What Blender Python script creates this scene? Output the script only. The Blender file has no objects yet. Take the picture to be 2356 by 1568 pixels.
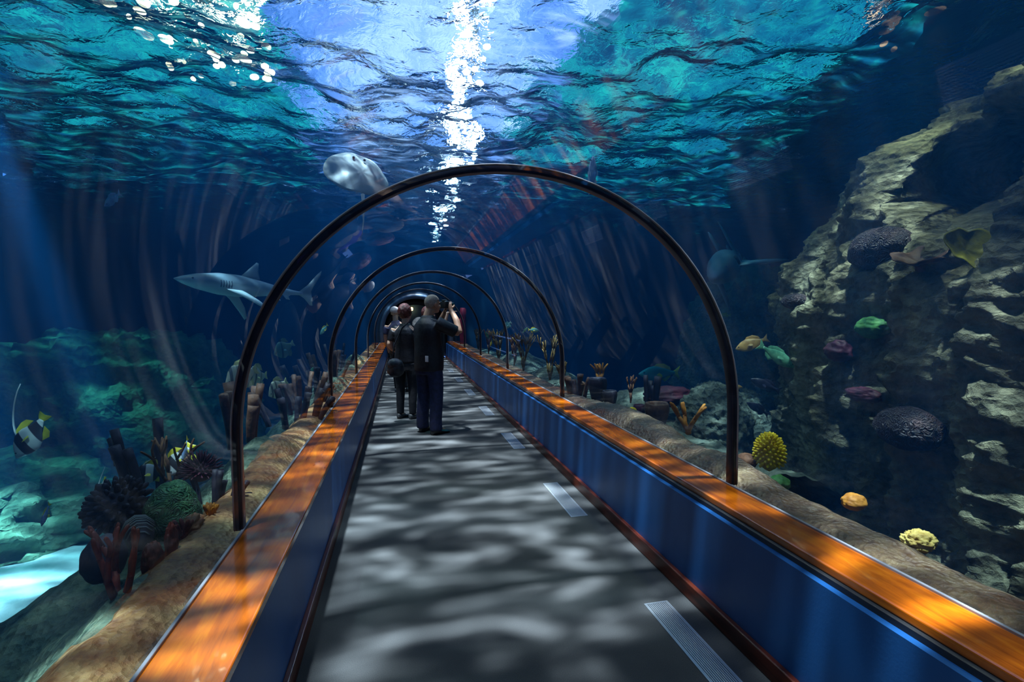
import bpy, bmesh, math, random
import numpy as np
from mathutils import Vector, Matrix, Euler

# ------------------------------------------------------------------ camera, world, sun, exposure
scene = bpy.context.scene
COL = scene.collection
CAM_YAW, CAM_PITCH, CAM_ROLL, CAM_H, FOCAL = 0.2192, -0.0552, -0.0063, 1.51, 1143.15

cam_data = bpy.data.cameras.new('camera')
cam_data.sensor_fit = 'HORIZONTAL'
cam_data.sensor_width = 36.0
cam_data.lens = FOCAL / 2356 * 36.0
cam_data.clip_start = 0.05
cam_data.clip_end = 300
cam = bpy.data.objects.new('view_camera', cam_data)
COL.objects.link(cam)
_f = Vector((math.sin(CAM_YAW) * math.cos(CAM_PITCH), math.cos(CAM_YAW) * math.cos(CAM_PITCH), math.sin(CAM_PITCH)))
_r = Vector((math.cos(CAM_YAW), -math.sin(CAM_YAW), 0))
_u = _r.cross(_f)
_r2 = _r * math.cos(CAM_ROLL) + _u * math.sin(CAM_ROLL)
_u2 = -_r * math.sin(CAM_ROLL) + _u * math.cos(CAM_ROLL)
_m = Matrix((_r2, _u2, -_f)).transposed().to_4x4()
_m.translation = (0, 0, CAM_H)
cam.matrix_world = _m
scene.camera = cam

scene.view_settings.view_transform = 'Standard'
scene.view_settings.look = 'None'
scene.view_settings.gamma = 1.0
scene.view_settings.use_curve_mapping = False
scene.view_settings.exposure = 0.0
try:
    scene.cycles.caustics_refractive = False
    scene.cycles.caustics_reflective = False
    scene.cycles.transparent_max_bounces = 16
    scene.cycles.max_bounces = 6
    scene.cycles.diffuse_bounces = 2
    scene.cycles.glossy_bounces = 3
    scene.cycles.sample_clamp_indirect = 6.0
except Exception:
    pass


class NT:
    """small wrapper for building node trees"""
    def __init__(self, tree):
        self.t = tree
        tree.nodes.clear()

    def n(self, kind, **kw):
        nd = self.t.nodes.new(kind)
        for k, v in kw.items():
            if k == 'inp':
                for a, b in v.items():
                    s = nd.inputs[a]
                    if isinstance(b, bpy.types.NodeSocket):
                        self.t.links.new(b, s)
                    else:
                        s.default_value = b
            else:
                setattr(nd, k, v)
        return nd

    def link(self, a, b):
        self.t.links.new(a, b)

    def ramp(self, fac, stops, interp='LINEAR'):
        r = self.n('ShaderNodeValToRGB', inp={'Fac': fac})
        r.color_ramp.interpolation = interp
        els = r.color_ramp.elements
        while len(els) > 1:
            els.remove(els[0])
        els[0].position = stops[0][0]
        els[0].color = tuple(stops[0][1]) + ((1,) if len(stops[0][1]) == 3 else ())
        for p, c in stops[1:]:
            e = els.new(p)
            e.color = tuple(c) + ((1,) if len(c) == 3 else ())
        return r.outputs['Color']

    def math(self, op, a, b=0.0, clamp=False):
        m = self.n('ShaderNodeMath', operation=op, use_clamp=clamp)
        for i, v in enumerate((a, b)):
            if isinstance(v, bpy.types.NodeSocket):
                self.link(v, m.inputs[i])
            else:
                m.inputs[i].default_value = v
        return m.outputs[0]

    def mix(self, fac, a, b, blend='MIX'):
        m = self.n('ShaderNodeMix', data_type='RGBA', blend_type=blend)
        for s, v in ((m.inputs[0], fac), (m.inputs[6], a), (m.inputs[7], b)):
            if isinstance(v, bpy.types.NodeSocket):
                self.link(v, s)
            else:
                s.default_value = v if not isinstance(v, tuple) or len(v) == 4 else v + (1,)
        return m.outputs[2]

    def coords(self, kind='Object', scale=(1, 1, 1), rot=(0, 0, 0), loc=(0, 0, 0)):
        tc = self.n('ShaderNodeTexCoord')
        mp = self.n('ShaderNodeMapping', inp={'Vector': tc.outputs[kind], 'Scale': scale, 'Rotation': rot, 'Location': loc})
        return mp.outputs[0]

    def noise(self, vec, scale, detail=3.0, rough=0.55, dist=0.0):
        return self.n('ShaderNodeTexNoise', inp={'Vector': vec, 'Scale': scale, 'Detail': detail, 'Roughness': rough, 'Distortion': dist}).outputs['Fac']


# sky seen up through the gap in the added roof and the rippled water: pale lavender daylight with soft cloud
world = bpy.data.worlds.new('sky')
scene.world = world
world.use_nodes = True
w = NT(world.node_tree)
wv = w.coords('Generated', scale=(1.0, 1.0, 1.0))
wn = w.noise(wv, 4.5, 3.5, 0.55, 0.5)
wc = w.ramp(wn, [(0.34, (0.03, 0.11, 0.36)), (0.5, (0.16, 0.30, 0.76)), (0.66, (0.58, 0.70, 1.0))])
bg = w.n('ShaderNodeBackground', inp={'Color': wc, 'Strength': 2.0})
wo = w.n('ShaderNodeOutputWorld', inp={'Surface': bg.outputs[0]})

sun_data = bpy.data.lights.new('sun', 'SUN')
sun_data.energy = 25.0
sun_data.angle = math.radians(1.9)
sun_data.color = (0.96, 0.96, 0.99)
sun = bpy.data.objects.new('sun', sun_data)
COL.objects.link(sun)
SUN_DIR = Vector((0.10, 0.13, -1.0))
sun.rotation_euler = SUN_DIR.to_track_quat('-Z', 'Y').to_euler()


def spot(name, loc, target, energy, size_deg, color=(1, 1, 1), blend=0.6, radius=0.02):
    l = bpy.data.lights.new(name, 'SPOT')
    l.energy = energy
    l.spot_size = math.radians(size_deg)
    l.spot_blend = blend
    l.shadow_soft_size = radius
    l.color = color
    o = bpy.data.objects.new(name, l)
    COL.objects.link(o)
    o.location = loc
    o.rotation_euler = (Vector(target) - Vector(loc)).to_track_quat('-Z', 'Y').to_euler()
    return o

# added spots without fixtures over the tunnel, raking the walkway walls
for y_ in (2.0, 7.0, 12.0):
    spot('fill_walk', (-1.5, y_, 5.25), (1.5, y_ + .6, 0.3), 800, 52, (0.85, 0.95, 1.0), 0.8, 0.02)
    spot('fill_walk', (2.5, y_ + 1.5, 5.25), (-0.5, y_ + 2.0, 0.3), 950, 50, (0.85, 0.95, 1.0), 0.8, 0.02)
# added spots without fixtures, brightening reef, fish and rock through the surface
spot('fill_reef', (-6.0, 8.5, 5.3), (-7.0, 8.8, -1), 2300, 95, (0.30, 1.0, 0.80))
spot('fill_shark', (-2.6, 6.6, 5.3), (-2.3, 7.6, 1.5), 1800, 60, (0.75, 0.9, 1.0))
spot('fill_sand', (-4.4, 6.0, 5.3), (-4.0, 6.2, -1.4), 34000, 27, (0.75, 1.0, 1.0), 0.7)
spot('fill_slope', (-2.2, 2.6, 5.3), (-1.3, 3.0, 0.3), 420, 70, (0.75, 1.0, 0.9))
spot('fill_fish', (-2.8, 3.2, 5.3), (-2.3, 4.0, 0.4), 2400, 38, (0.85, 1.0, 1.0))
spot('fill_cliff', (3.0, 2.4, 5.4), (3.6, 2.3, 0.6), 1900, 90, (1.0, 0.93, 0.60), 0.6, 0.3)
spot('fill_bank', (3.4, 6.5, 5.3), (3.2, 5.5, 0.3), 230, 80, (0.6, 1.0, 0.9))

# ------------------------------------------------------------------ helpers
rng = random.Random(7)


def _hash(ix, iy, iz, seed):
    h = (ix * 374761393 + iy * 668265263 + iz * 2147483647 + seed * 974711) & 0xffffffff
    h = ((h ^ (h >> 13)) * 1274126177) & 0xffffffff
    h = (h ^ (h >> 16)) & 0xffffffff
    return h / 4294967295.0 * 2 - 1


def vnoise(P, seed=0):
    """smooth value noise, P (n,3) -> (n,) in -1..1"""
    P = np.asarray(P, float)
    i = np.floor(P).astype(np.int64)
    f = P - i
    u = f * f * f * (f * (f * 6 - 15) + 10)
    r = 0
    for dx in (0, 1):
        for dy in (0, 1):
            for dz in (0, 1):
                wgt = (u[:, 0] if dx else 1 - u[:, 0]) * (u[:, 1] if dy else 1 - u[:, 1]) * (u[:, 2] if dz else 1 - u[:, 2])
                r = r + wgt * _hash(i[:, 0] + dx, i[:, 1] + dy, i[:, 2] + dz, seed)
    return r


def fbm(P, octaves=4, seed=0, gain=0.5, lac=2.03, ridged=False):
    P = np.asarray(P, float)
    a, tot, s = 1.0, 0.0, 0.0
    for o in range(octaves):
        v = vnoise(P, seed + o * 17)
        if ridged:
            v = 1 - 2 * np.abs(v)
        s = s + a * v
        tot += a
        a *= gain
        P = P * lac + 3.7
    return s / tot


class MB:
    def __init__(self):
        self.v, self.f = [], []

    def add(self, verts, faces):
        b = len(self.v)
        self.v.extend([tuple(map(float, p)) for p in verts])
        self.f.extend([tuple(i + b for i in fc) for fc in faces])
        return self

    def box(self, x0, x1, y0, y1, z0, z1):
        vs = [(x, y, z) for x in (x0, x1) for y in (y0, y1) for z in (z0, z1)]
        fs = [(0, 1, 3, 2), (4, 6, 7, 5), (0, 4, 5, 1), (2, 3, 7, 6), (0, 2, 6, 4), (1, 5, 7, 3)]
        return self.add(vs, fs)

    def prism_y(self, prof, y0, y1, segs=1):
        """closed (x,z) profile extruded along y"""
        n = len(prof)
        vs = []
        for k in range(segs + 1):
            y = y0 + (y1 - y0) * k / segs
            vs += [(x, y, z) for x, z in prof]
        fs = []
        for k in range(segs):
            for i in range(n):
                j = (i + 1) % n
                fs.append((k * n + i, (k + 1) * n + i, (k + 1) * n + j, k * n + j))
        fs.append(tuple(range(n)))
        fs.append(tuple(reversed(range(segs * n, segs * n + n))))
        return self.add(vs, fs)

    def tube(self, pts, radii, seg=8, cap=True, squash=None):
        """round tube through pts with a radius (or (ra,rb)) at each"""
        pts = [Vector(p) for p in pts]
        n = len(pts)
        if not hasattr(radii, '__len__'):
            radii = [radii] * n
        t0 = (pts[1] - pts[0]).normalized()
        ref = Vector((0, 0, 1)) if abs(t0.z) < 0.9 else Vector((1, 0, 0))
        a = t0.cross(ref).normalized()
        rings = []
        for i, p in enumerate(pts):
            t = (pts[min(i + 1, n - 1)] - pts[max(i - 1, 0)]).normalized()
            a = (a - t * a.dot(t)).normalized()
            b = t.cross(a)
            ra, rb = (radii[i] if hasattr(radii[i], '__len__') else (radii[i], radii[i]))
            rings.append([p + a * (ra * math.cos(2 * math.pi * k / seg)) + b * (rb * math.sin(2 * math.pi * k / seg)) for k in range(seg)])
        return self.loft(rings, cap)

    def loft(self, rings, cap=True):
        n = len(rings[0])
        vs = [p for r in rings for p in r]
        fs = []
        for k in range(len(rings) - 1):
            for i in range(n):
                j = (i + 1) % n
                fs.append((k * n + i, k * n + j, (k + 1) * n + j, (k + 1) * n + i))
        if cap:
            fs.append(tuple(reversed(range(n))))
            fs.append(tuple(range((len(rings) - 1) * n, len(rings) * n)))
        return self.add(vs, fs)

    def grid(self, P, nu, nv, closed_u=False):
        """P list of nu*nv points, row-major in v"""
        fs = []
        for v in range(nv - 1):
            for u in range(nu if closed_u else nu - 1):
                u2 = (u + 1) % nu
                fs.append((v * nu + u, v * nu + u2, (v + 1) * nu + u2, (v + 1) * nu + u))
        return self.add(P, fs)

    def ball(self, c, r, nu=16, nv=10, fn=None):
        """ellipsoid; r scalar or 3-tuple; fn(unit (n,3)) -> radial factor"""
        r = (r, r, r) if not hasattr(r, '__len__') else r
        U = []
        for v in range(nv + 1):
            th = math.pi * v / nv
            th = min(max(th, 1e-3), math.pi - 1e-3)
            for u in range(nu):
                ph = 2 * math.pi * u / nu
                U.append((math.sin(th) * math.cos(ph), math.sin(th) * math.sin(ph), math.cos(th)))
        U = np.array(U)
        k = fn(U)[:, None] if fn else 1.0
        P = U * np.array(r) * k + np.array(c)
        fs = []
        for v in range(nv):
            for u in range(nu):
                u2 = (u + 1) % nu
                fs.append((v * nu + u, (v + 1) * nu + u, (v + 1) * nu + u2, v * nu + u2))
        return self.add(P.tolist(), fs)


def obj(name, mb, material=None, parent=None, smooth=True, loc=None, bevel=0, subsurf=0, autosmooth=None):
    me = bpy.data.meshes.new(name)
    me.from_pydata(mb.v, [], mb.f)
    me.update()
    if smooth:
        me.polygons.foreach_set('use_smooth', [True] * len(me.polygons))
    o = bpy.data.objects.new(name, me)
    COL.objects.link(o)
    if material:
        for m_ in (material if isinstance(material, (list, tuple)) else [material]):
            me.materials.append(m_)
    if parent:
        o.parent = parent
    if loc:
        o.location = loc
    if bevel:
        b = o.modifiers.new('bevel', 'BEVEL')
        b.width = bevel
        b.segments = 3
        b.limit_method = 'ANGLE'
        b.harden_normals = False
    if subsurf:
        s = o.modifiers.new('subsurf', 'SUBSURF')
        s.levels = subsurf
        s.render_levels = subsurf
    return o


def fix_normals(o):
    bm = bmesh.new()
    bm.from_mesh(o.data)
    bmesh.ops.recalc_face_normals(bm, faces=bm.faces)
    bm.to_mesh(o.data)
    bm.free()
    return o


def tag(o, label, cat, group=None, kind=None):
    o['label'] = label
    o['category'] = cat
    if group:
        o['group'] = group
    if kind:
        o['kind'] = kind
    return o


def struct(o, label=None):
    o['kind'] = 'structure'
    if label:
        o['label'] = label
    return o


def thing(name, label, cat, loc=(0, 0, 0), rotz=0.0, group=None, rot=None, scale=None):
    o = bpy.data.objects.new(name, None)
    o.empty_display_size = 0.1
    COL.objects.link(o)
    o.location = loc
    o.rotation_euler = rot if rot else (0, 0, rotz)
    if scale:
        o.scale = (scale,) * 3 if not hasattr(scale, '__len__') else scale
    return tag(o, label, cat, group)


def kids(o):
    return [c for c in bpy.data.objects if c.parent == o]


def dup(root, label, loc, rot=(0, 0, 0), scale=1.0, group=None):
    """copy of a thing with copies of its parts and sub-parts"""
    r = root.copy()
    COL.objects.link(r)
    r.location = loc
    r.rotation_euler = rot
    r.scale = (scale,) * 3 if not hasattr(scale, '__len__') else scale
    r['label'] = label
    if group:
        r['group'] = group
    for ch in kids(root):
        c = ch.copy()
        COL.objects.link(c)
        c.parent = r
        for g in kids(ch):
            d = g.copy()
            COL.objects.link(d)
            d.parent = c
    return r


# ------------------------------------------------------------------ materials
def principled(name, base, rough=0.6, spec=0.5, metal=0.0, bump=None, bump_scale=20.0, bump_dist=0.01, coat=0.0, emit=None):
    m = bpy.data.materials.new(name)
    m.use_nodes = True
    t = NT(m.node_tree)
    b = t.n('ShaderNodeBsdfPrincipled', inp={'Roughness': rough, 'Metallic': metal, 'Specular IOR Level': spec, 'Coat Weight': coat})
    col = base(t) if callable(base) else base
    if isinstance(col, bpy.types.NodeSocket):
        t.link(col, b.inputs['Base Color'])
    else:
        b.inputs['Base Color'].default_value = tuple(col) + (1,)
    if bump:
        nz = bump(t) if callable(bump) else t.noise(t.coords('Object'), bump_scale, 5.0, 0.6)
        bn = t.n('ShaderNodeBump', inp={'Height': nz, 'Strength': 1.0 if callable(bump) else bump, 'Distance': bump_dist})
        t.link(bn.outputs[0], b.inputs['Normal'])
    if emit:
        b.inputs['Emission Color'].default_value = tuple(emit[0]) + (1,)
        b.inputs['Emission Strength'].default_value = emit[1]
    t.n('ShaderNodeOutputMaterial', inp={'Surface': b.outputs[0]})
    return m


def two_tone(c0, c1, scale=4.0, detail=5.0, lo=0.38, hi=0.62, stretch=(1, 1, 1), dist=0.3, kind='Object'):
    def f(t):
        nz = t.noise(t.coords(kind, scale=stretch), scale, detail, 0.6, dist)
        return t.ramp(nz, [(lo, c0), (hi, c1)])
    return f


M = {}


def carpet_col(t):
    v = t.coords('Object')
    a = t.noise(v, 420.0, 2.0, 0.7)
    b = t.noise(v, 3.0, 3.0, 0.5)
    c = t.ramp(a, [(0.35, (0.05, 0.056, 0.062)), (0.65, (0.15, 0.158, 0.165))])
    return t.mix(0.25, c, t.ramp(b, [(0.3, (0.06, 0.065, 0.07)), (0.7, (0.16, 0.165, 0.17))]))


M['carpet'] = principled('carpet', carpet_col, rough=0.95, spec=0.1, bump=0.35, bump_scale=380, bump_dist=0.004)


def wood_col(t):
    v = t.coords('Object', scale=(7.0, 1.1, 7.0))
    a = t.noise(v, 1.9, 6.0, 0.62, 1.2)
    fine = t.noise(t.coords('Object', scale=(60, 1.6, 60)), 3.0, 4.0, 0.6, 0.4)
    c = t.ramp(a, [(0.3, (0.30, 0.055, 0.004)), (0.5, (0.60, 0.13, 0.004)), (0.7, (0.84, 0.25, 0.010))])
    return t.mix(0.16, c, t.ramp(fine, [(0.35, (0.26, 0.05, 0.004)), (0.65, (0.70, 0.19, 0.010))]))


M['wood'] = principled('varnished_wood', wood_col, rough=0.2, spec=0.5, coat=0.6)
M['wood_dark'] = principled('dark_red_wood', two_tone((0.05, 0.008, 0.004), (0.15, 0.028, 0.012), 3.0, 5.0, stretch=(12, 0.6, 12)), rough=0.32, spec=0.5)


def blue_col(t):
    v = t.coords('Object', scale=(1, 1, 0.25))
    a = t.noise(v, 3.0, 4.0, 0.6)
    return t.ramp(a, [(0.3, (0.006, 0.070, 0.24)), (0.7, (0.014, 0.105, 0.33))])


M['blue_wall'] = principled('painted_blue_panel', blue_col, rough=0.42, spec=0.4, bump=0.15, bump_scale=90, bump_dist=0.003)
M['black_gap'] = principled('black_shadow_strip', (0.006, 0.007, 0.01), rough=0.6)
M['rib'] = principled('dark_steel_rib', two_tone((0.012, 0.014, 0.03), (0.03, 0.035, 0.06), 8.0), rough=0.28, spec=0.6, metal=0.35)
M['steel'] = principled('brushed_steel', (0.62, 0.68, 0.74), rough=0.35, metal=0.6)
M['dark'] = principled('dark_recess', (0.01, 0.012, 0.015), rough=0.8)
M['silicone'] = principled('grey_sealant', (0.30, 0.31, 0.36), rough=0.4)

# clear acrylic: thin shell with mirror-like grazing reflections
m = bpy.data.materials.new('clear_acrylic')
m.use_nodes = True
t = NT(m.node_tree)
gm = t.n('ShaderNodeNewGeometry')
ior = t.math('SUBTRACT', 1.5, t.math('MULTIPLY', gm.outputs['Backfacing'], 1.5 - 1 / 1.5))   # a thin sheet reflects alike from both sides
fr = t.n('ShaderNodeFresnel', inp={'IOR': ior})
tr = t.n('ShaderNodeBsdfTransparent', inp={'Color': (0.985, 0.995, 1.0, 1)})
gl = t.n('ShaderNodeBsdfGlossy', inp={'Color': (1, 1, 1, 1), 'Roughness': 0.0})
mx = t.n('ShaderNodeMixShader', inp={0: t.math('MULTIPLY', fr.outputs[0], 0.33), 1: tr.outputs[0], 2: gl.outputs[0]})
t.n('ShaderNodeOutputMaterial', inp={'Surface': mx.outputs[0]})
M['acrylic'] = m

# rippled water surface: mirror / refraction by Fresnel, part of the light passes straight
# through a noise mask that stands in for caustic dapple
WATER_IOR = 1.07
m = bpy.data.materials.new('rippled_water_surface')
m.use_nodes = True
t = NT(m.node_tree)
v = t.coords('Object')
nb = t.noise(v, 9.0, 3.0, 0.5, 0.5)
bn = t.n('ShaderNodeBump', inp={'Height': nb, 'Strength': 0.9, 'Distance': 0.028})
fr = t.n('ShaderNodeFresnel', inp={'IOR': WATER_IOR, 'Normal': bn.outputs[0]})
rf = t.n('ShaderNodeBsdfRefraction', inp={'Color': (0.9, 0.97, 1, 1), 'Roughness': 0.0, 'IOR': WATER_IOR, 'Normal': bn.outputs[0]})
gl = t.n('ShaderNodeBsdfGlossy', inp={'Color': (0.9, 0.97, 1, 1), 'Roughness': 0.0, 'Normal': bn.outputs[0]})
mx = t.n('ShaderNodeMixShader', inp={0: fr.outputs[0], 1: rf.outputs[0], 2: gl.outputs[0]})
cv = t.coords('Object', scale=(0.62, 1.7, 1.0), loc=(2.3, 0.9, 0))
ca = t.noise(cv, 2.3, 3.0, 0.5, 1.3)
cb = t.noise(cv, 5.5, 1.0, 0.5, 0.8)
cc = t.math('ADD', t.math('MULTIPLY', ca, 0.75), t.math('MULTIPLY', cb, 0.25))
cp = t.ramp(cc, [(0.455, (0.008,) * 3), (0.53, (0.10,) * 3), (0.59, (0.36,) * 3), (0.67, (0.92,) * 3)])
tr = t.n('ShaderNodeBsdfTransparent', inp={'Color': (0.95, 0.98, 1.0, 1)})
mx2 = t.n('ShaderNodeMixShader', inp={0: cp, 1: mx.outputs[0], 2: tr.outputs[0]})
t.n('ShaderNodeOutputMaterial', inp={'Surface': mx2.outputs[0]})
M['water_surface'] = m

# the water itself
m = bpy.data.materials.new('blue_water')
m.use_nodes = True
t = NT(m.node_tree)
vs = t.n('ShaderNodeVolumeScatter', inp={'Color': (0.02, 0.30, 1.0, 1), 'Density': 0.034, 'Anisotropy': 0.1})
va = t.n('ShaderNodeVolumeAbsorption', inp={'Color': (0.02, 0.58, 0.84, 1), 'Density': 0.15})
ad = t.n('ShaderNodeAddShader', inp={0: vs.outputs[0], 1: va.outputs[0]})
t.n('ShaderNodeOutputMaterial', inp={'Volume': ad.outputs[0]})
M['water'] = m


def rock_col(c0, c1, c2, scale=2.0):
    def f(t):
        v = t.coords('Object')
        a = t.noise(v, scale, 6.0, 0.65, 0.4)
        b = t.noise(v, scale * 7, 4.0, 0.6)
        c = t.ramp(a, [(0.35, c0), (0.5, c1), (0.66, c2)])
        return t.mix(0.35, c, t.ramp(b, [(0.35, c0), (0.65, c2)]))
    return f


def rock_bump(scale):
    def f(t):
        v = t.coords('Object')
        a = t.noise(v, scale, 8.0, 0.68, 0.3)
        vo = t.n('ShaderNodeTexVoronoi', inp={'Vector': v, 'Scale': scale * 4.0}).outputs['Distance']
        return t.math('ADD', a, t.math('MULTIPLY', vo, 0.5))
    return f


M['cliff'] = principled('pale_reef_rock', rock_col((0.07, 0.075, 0.045), (0.26, 0.25, 0.15), (0.55, 0.50, 0.30), 1.9), rough=0.85, spec=0.25, bump=rock_bump(5.0), bump_dist=0.12)
M['reef'] = principled('green_reef_rock', rock_col((0.06, 0.12, 0.08), (0.16, 0.28, 0.17), (0.32, 0.42, 0.26), 1.4), rough=0.85, spec=0.25, bump=rock_bump(3.0), bump_dist=0.08)
M['reef_dark'] = principled('dark_reef_rock', rock_col((0.02, 0.035, 0.03), (0.07, 0.10, 0.08), (0.22, 0.24, 0.17), 2.4), rough=0.8, spec=0.25, bump=rock_bump(5.0), bump_dist=0.07)
M['slope'] = principled('speckled_slope_rock', rock_col((0.02, 0.05, 0.035), (0.09, 0.16, 0.10), (0.30, 0.36, 0.22), 3.0), rough=0.6, spec=0.5, bump=rock_bump(7.0), bump_dist=0.06)
M['ledge'] = principled('brown_ledge_rock', rock_col((0.07, 0.022, 0.006), (0.26, 0.11, 0.03), (0.50, 0.33, 0.13), 4.5), rough=0.45, spec=0.6, bump=rock_bump(9.0), bump_dist=0.035)
M['ledge_dark'] = principled('dark_brown_ledge_rock', rock_col((0.03, 0.013, 0.006), (0.10, 0.045, 0.018), (0.26, 0.18, 0.09), 5.0), rough=0.35, spec=0.8, bump=rock_bump(11.0), bump_dist=0.035)
M['sand'] = principled('white_sand', two_tone((0.55, 0.62, 0.62), (0.85, 0.88, 0.86), 3.0), rough=0.9, bump=0.4, bump_scale=12, bump_dist=0.03)
M['tank_wall'] = principled('dark_blue_tank_wall', two_tone((0.004, 0.02, 0.05), (0.012, 0.05, 0.10), 0.6), rough=0.9, spec=0.1)
M['shade_roof'] = principled('dark_shade_roof', (0.012, 0.03, 0.04), rough=0.9)

# ------------------------------------------------------------------ the tunnel
GX0, GX1 = -0.695, 1.732          # feet of the glass
GXC, GR = (GX0 + GX1) / 2, (GX1 - GX0) / 2
RAIL_Z, SPRING_Z = 0.575, 0.9675
Y_BACK, Y_END = -4.8, 17.0
ZW = 3.7                           # water level
TX0, TX1, TY0, TY1, TZ0 = -11.0, 15.0, -5.2, 17.2, -2.0


def arch_profile(off=0.0, z0=RAIL_Z, n=40, nleg=4):
    pts = []
    for k in range(nleg):
        pts.append((GX0 - off, z0 + (SPRING_Z - z0) * k / nleg))
    for k in range(n + 1):
        a = math.pi - math.pi * k / n
        pts.append((GXC + (GR + off) * math.cos(a), SPRING_Z + (GR + off) * math.sin(a)))
    for k in range(nleg - 1, -1, -1):
        pts.append((GX1 + off, z0 + (SPRING_Z - z0) * k / nleg))
    return pts


# floor
mb = MB().box(-0.47, 1.47, Y_BACK, Y_END + 6, -0.12, 0.0)
struct(obj('floor', mb, M['carpet'], smooth=False), 'grey carpeted walkway floor dappled with light')

# low blue side walls with the rail gap's shade painted as a near-black strip, baseboards
for side, xs, sg in (('left', -0.475, -1), ('right', 1.475, 1)):
    x0, x1 = sorted((xs, xs + sg * 0.12))
    struct(obj('wall_' + side, MB().box(x0, x1, Y_BACK, Y_END, -0.12, 0.518), M['blue_wall'], smooth=False),
           'low blue painted panel wall along the %s side of the walkway' % side)
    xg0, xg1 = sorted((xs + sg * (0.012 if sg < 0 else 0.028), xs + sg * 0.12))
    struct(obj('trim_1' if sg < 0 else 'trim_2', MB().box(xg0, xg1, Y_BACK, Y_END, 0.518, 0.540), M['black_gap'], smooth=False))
    xb0, xb1 = sorted((xs + sg * 0.002, xs - sg * 0.026))
    prof = [(xb0, 0), (xb1, 0), (xb1, 0.078), (xb1 if sg < 0 else xb1, 0.09), (xb0, 0.09)]
    struct(obj('baseboard_' + side, MB().prism_y([(xb0, 0), (xb1, 0), (xb1, 0.088), (xb0, 0.088)], Y_BACK, Y_END), M['wood_dark'], smooth=False, bevel=0.006),
           'dark red wooden skirting along the %s blue wall' % side)

# wooden rails
def rail(label, xi, xo):
    x0, x1 = sorted((xi, xo))
    root = thing('wooden_rail', label, 'rail', (0, 0, 0))
    obj('rail_board', MB().box(x0, x1, Y_BACK, Y_END, 0.539, RAIL_Z), M['wood'], root, smooth=False, bevel=0.007)
    e0, e1 = (x0, x0 - 0.012) if xi > xo else (x1, x1 + 0.012)
    a, b = sorted((e0, e1))
    obj('sealant_strip', MB().box(a, b, Y_BACK, Y_END, 0.545, RAIL_Z + 0.006), M['silicone'], root, smooth=False, bevel=0.003)
    return root


rail('glossy orange wooden rail along the left glass wall', -0.459, -0.683)
rail('varnished orange wooden rail along the right glass wall', 1.521, 1.720)

# clear acrylic vault in bays between the ribs
RIB_Y = [-0.58, 2.34, 5.26, 8.18, 11.10, 14.02]
edges = [Y_BACK] + RIB_Y + [Y_END]
for i in range(len(edges) - 1):
    P = []
    prof = arch_profile(0.0)
    for y in (edges[i] + 0.004, edges[i + 1] - 0.004):
        P += [(x, y, z) for x, z in prof]
    o = obj('tank_panel_%d' % (i + 1), MB().grid(P, len(prof), 2), M['acrylic'])
    struct(o, 'clear curved acrylic vault panel')

ORD = ['behind the viewer', 'nearest and largest in view', 'second from the viewer', 'third from the viewer', 'fourth from the viewer', 'farthest, just before the end wall']
for i, y in enumerate(RIB_Y):
    if i == 0:
        continue
    pi_, po = arch_profile(-0.008, n=56), arch_profile(0.022, n=56)
    mb = MB()
    rings = []
    for (xa, za), (xb, zb) in zip(pi_, po):
        rings.append([(xa, y - 0.024, za), (xa, y + 0.024, za), (xb, y + 0.024, zb), (xb, y - 0.024, zb)])
    mb.loft(rings)
    root = thing('tunnel_rib', 'dark steel arch rib over the glass tunnel, ' + ORD[i], 'arch', (0, 0, 0), group='steel ribs of the glass tunnel')
    o = fix_normals(obj('arch_band', mb, M['rib'], root, bevel=0.003))
    # clear sealant bead on the outer side
    rings = []
    for (xa, za) in arch_profile(0.0235, n=56):
        dx, dz = xa - GXC, za - SPRING_Z
        rings.append([(xa, y - 0.028, za), (xa, y + 0.028, za), (xa + 0.006 * (1 if dx > 0 else -1), y + 0.026, za + 0.006), (xa + 0.006 * (1 if dx > 0 else -1), y - 0.026, za + 0.006)])
    obj('outer_bead', MB().loft(rings), M['silicone'], root)

# end wall with the arched opening and the dark corridor beyond
def end_wall():
    op = arch_profile(-0.10, z0=-0.12, n=40)
    n = len(op)
    outer = []
    for k, (x, z) in enumerate(op):
        ang = math.atan2(z - 0.9, x - GXC)
        c, s = math.cos(ang), math.sin(ang)
        tt = min(abs((TX1 - GXC if c > 0 else TX0 - GXC) / c) if abs(c) > 1e-6 else 1e9,
                 abs(((6.0 if s > 0 else TZ0) - 0.9) / s) if abs(s) > 1e-6 else 1e9)
        outer.append((GXC + c * tt, 0.9 + s * tt))
    mb = MB()
    rings = [[(x, Y_END + 0.02, z) for x, z in outer], [(x, Y_END + 0.02, z) for x, z in op], [(x, Y_END + 0.35, z) for x, z in op]]
    P = [p for r in rings for p in r]
    mb.grid(P, n, 3)
    return mb


struct(obj('wall_end', end_wall(), M['tank_wall'], smooth=False), 'dark end wall of the tank around the tunnel mouth')
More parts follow.
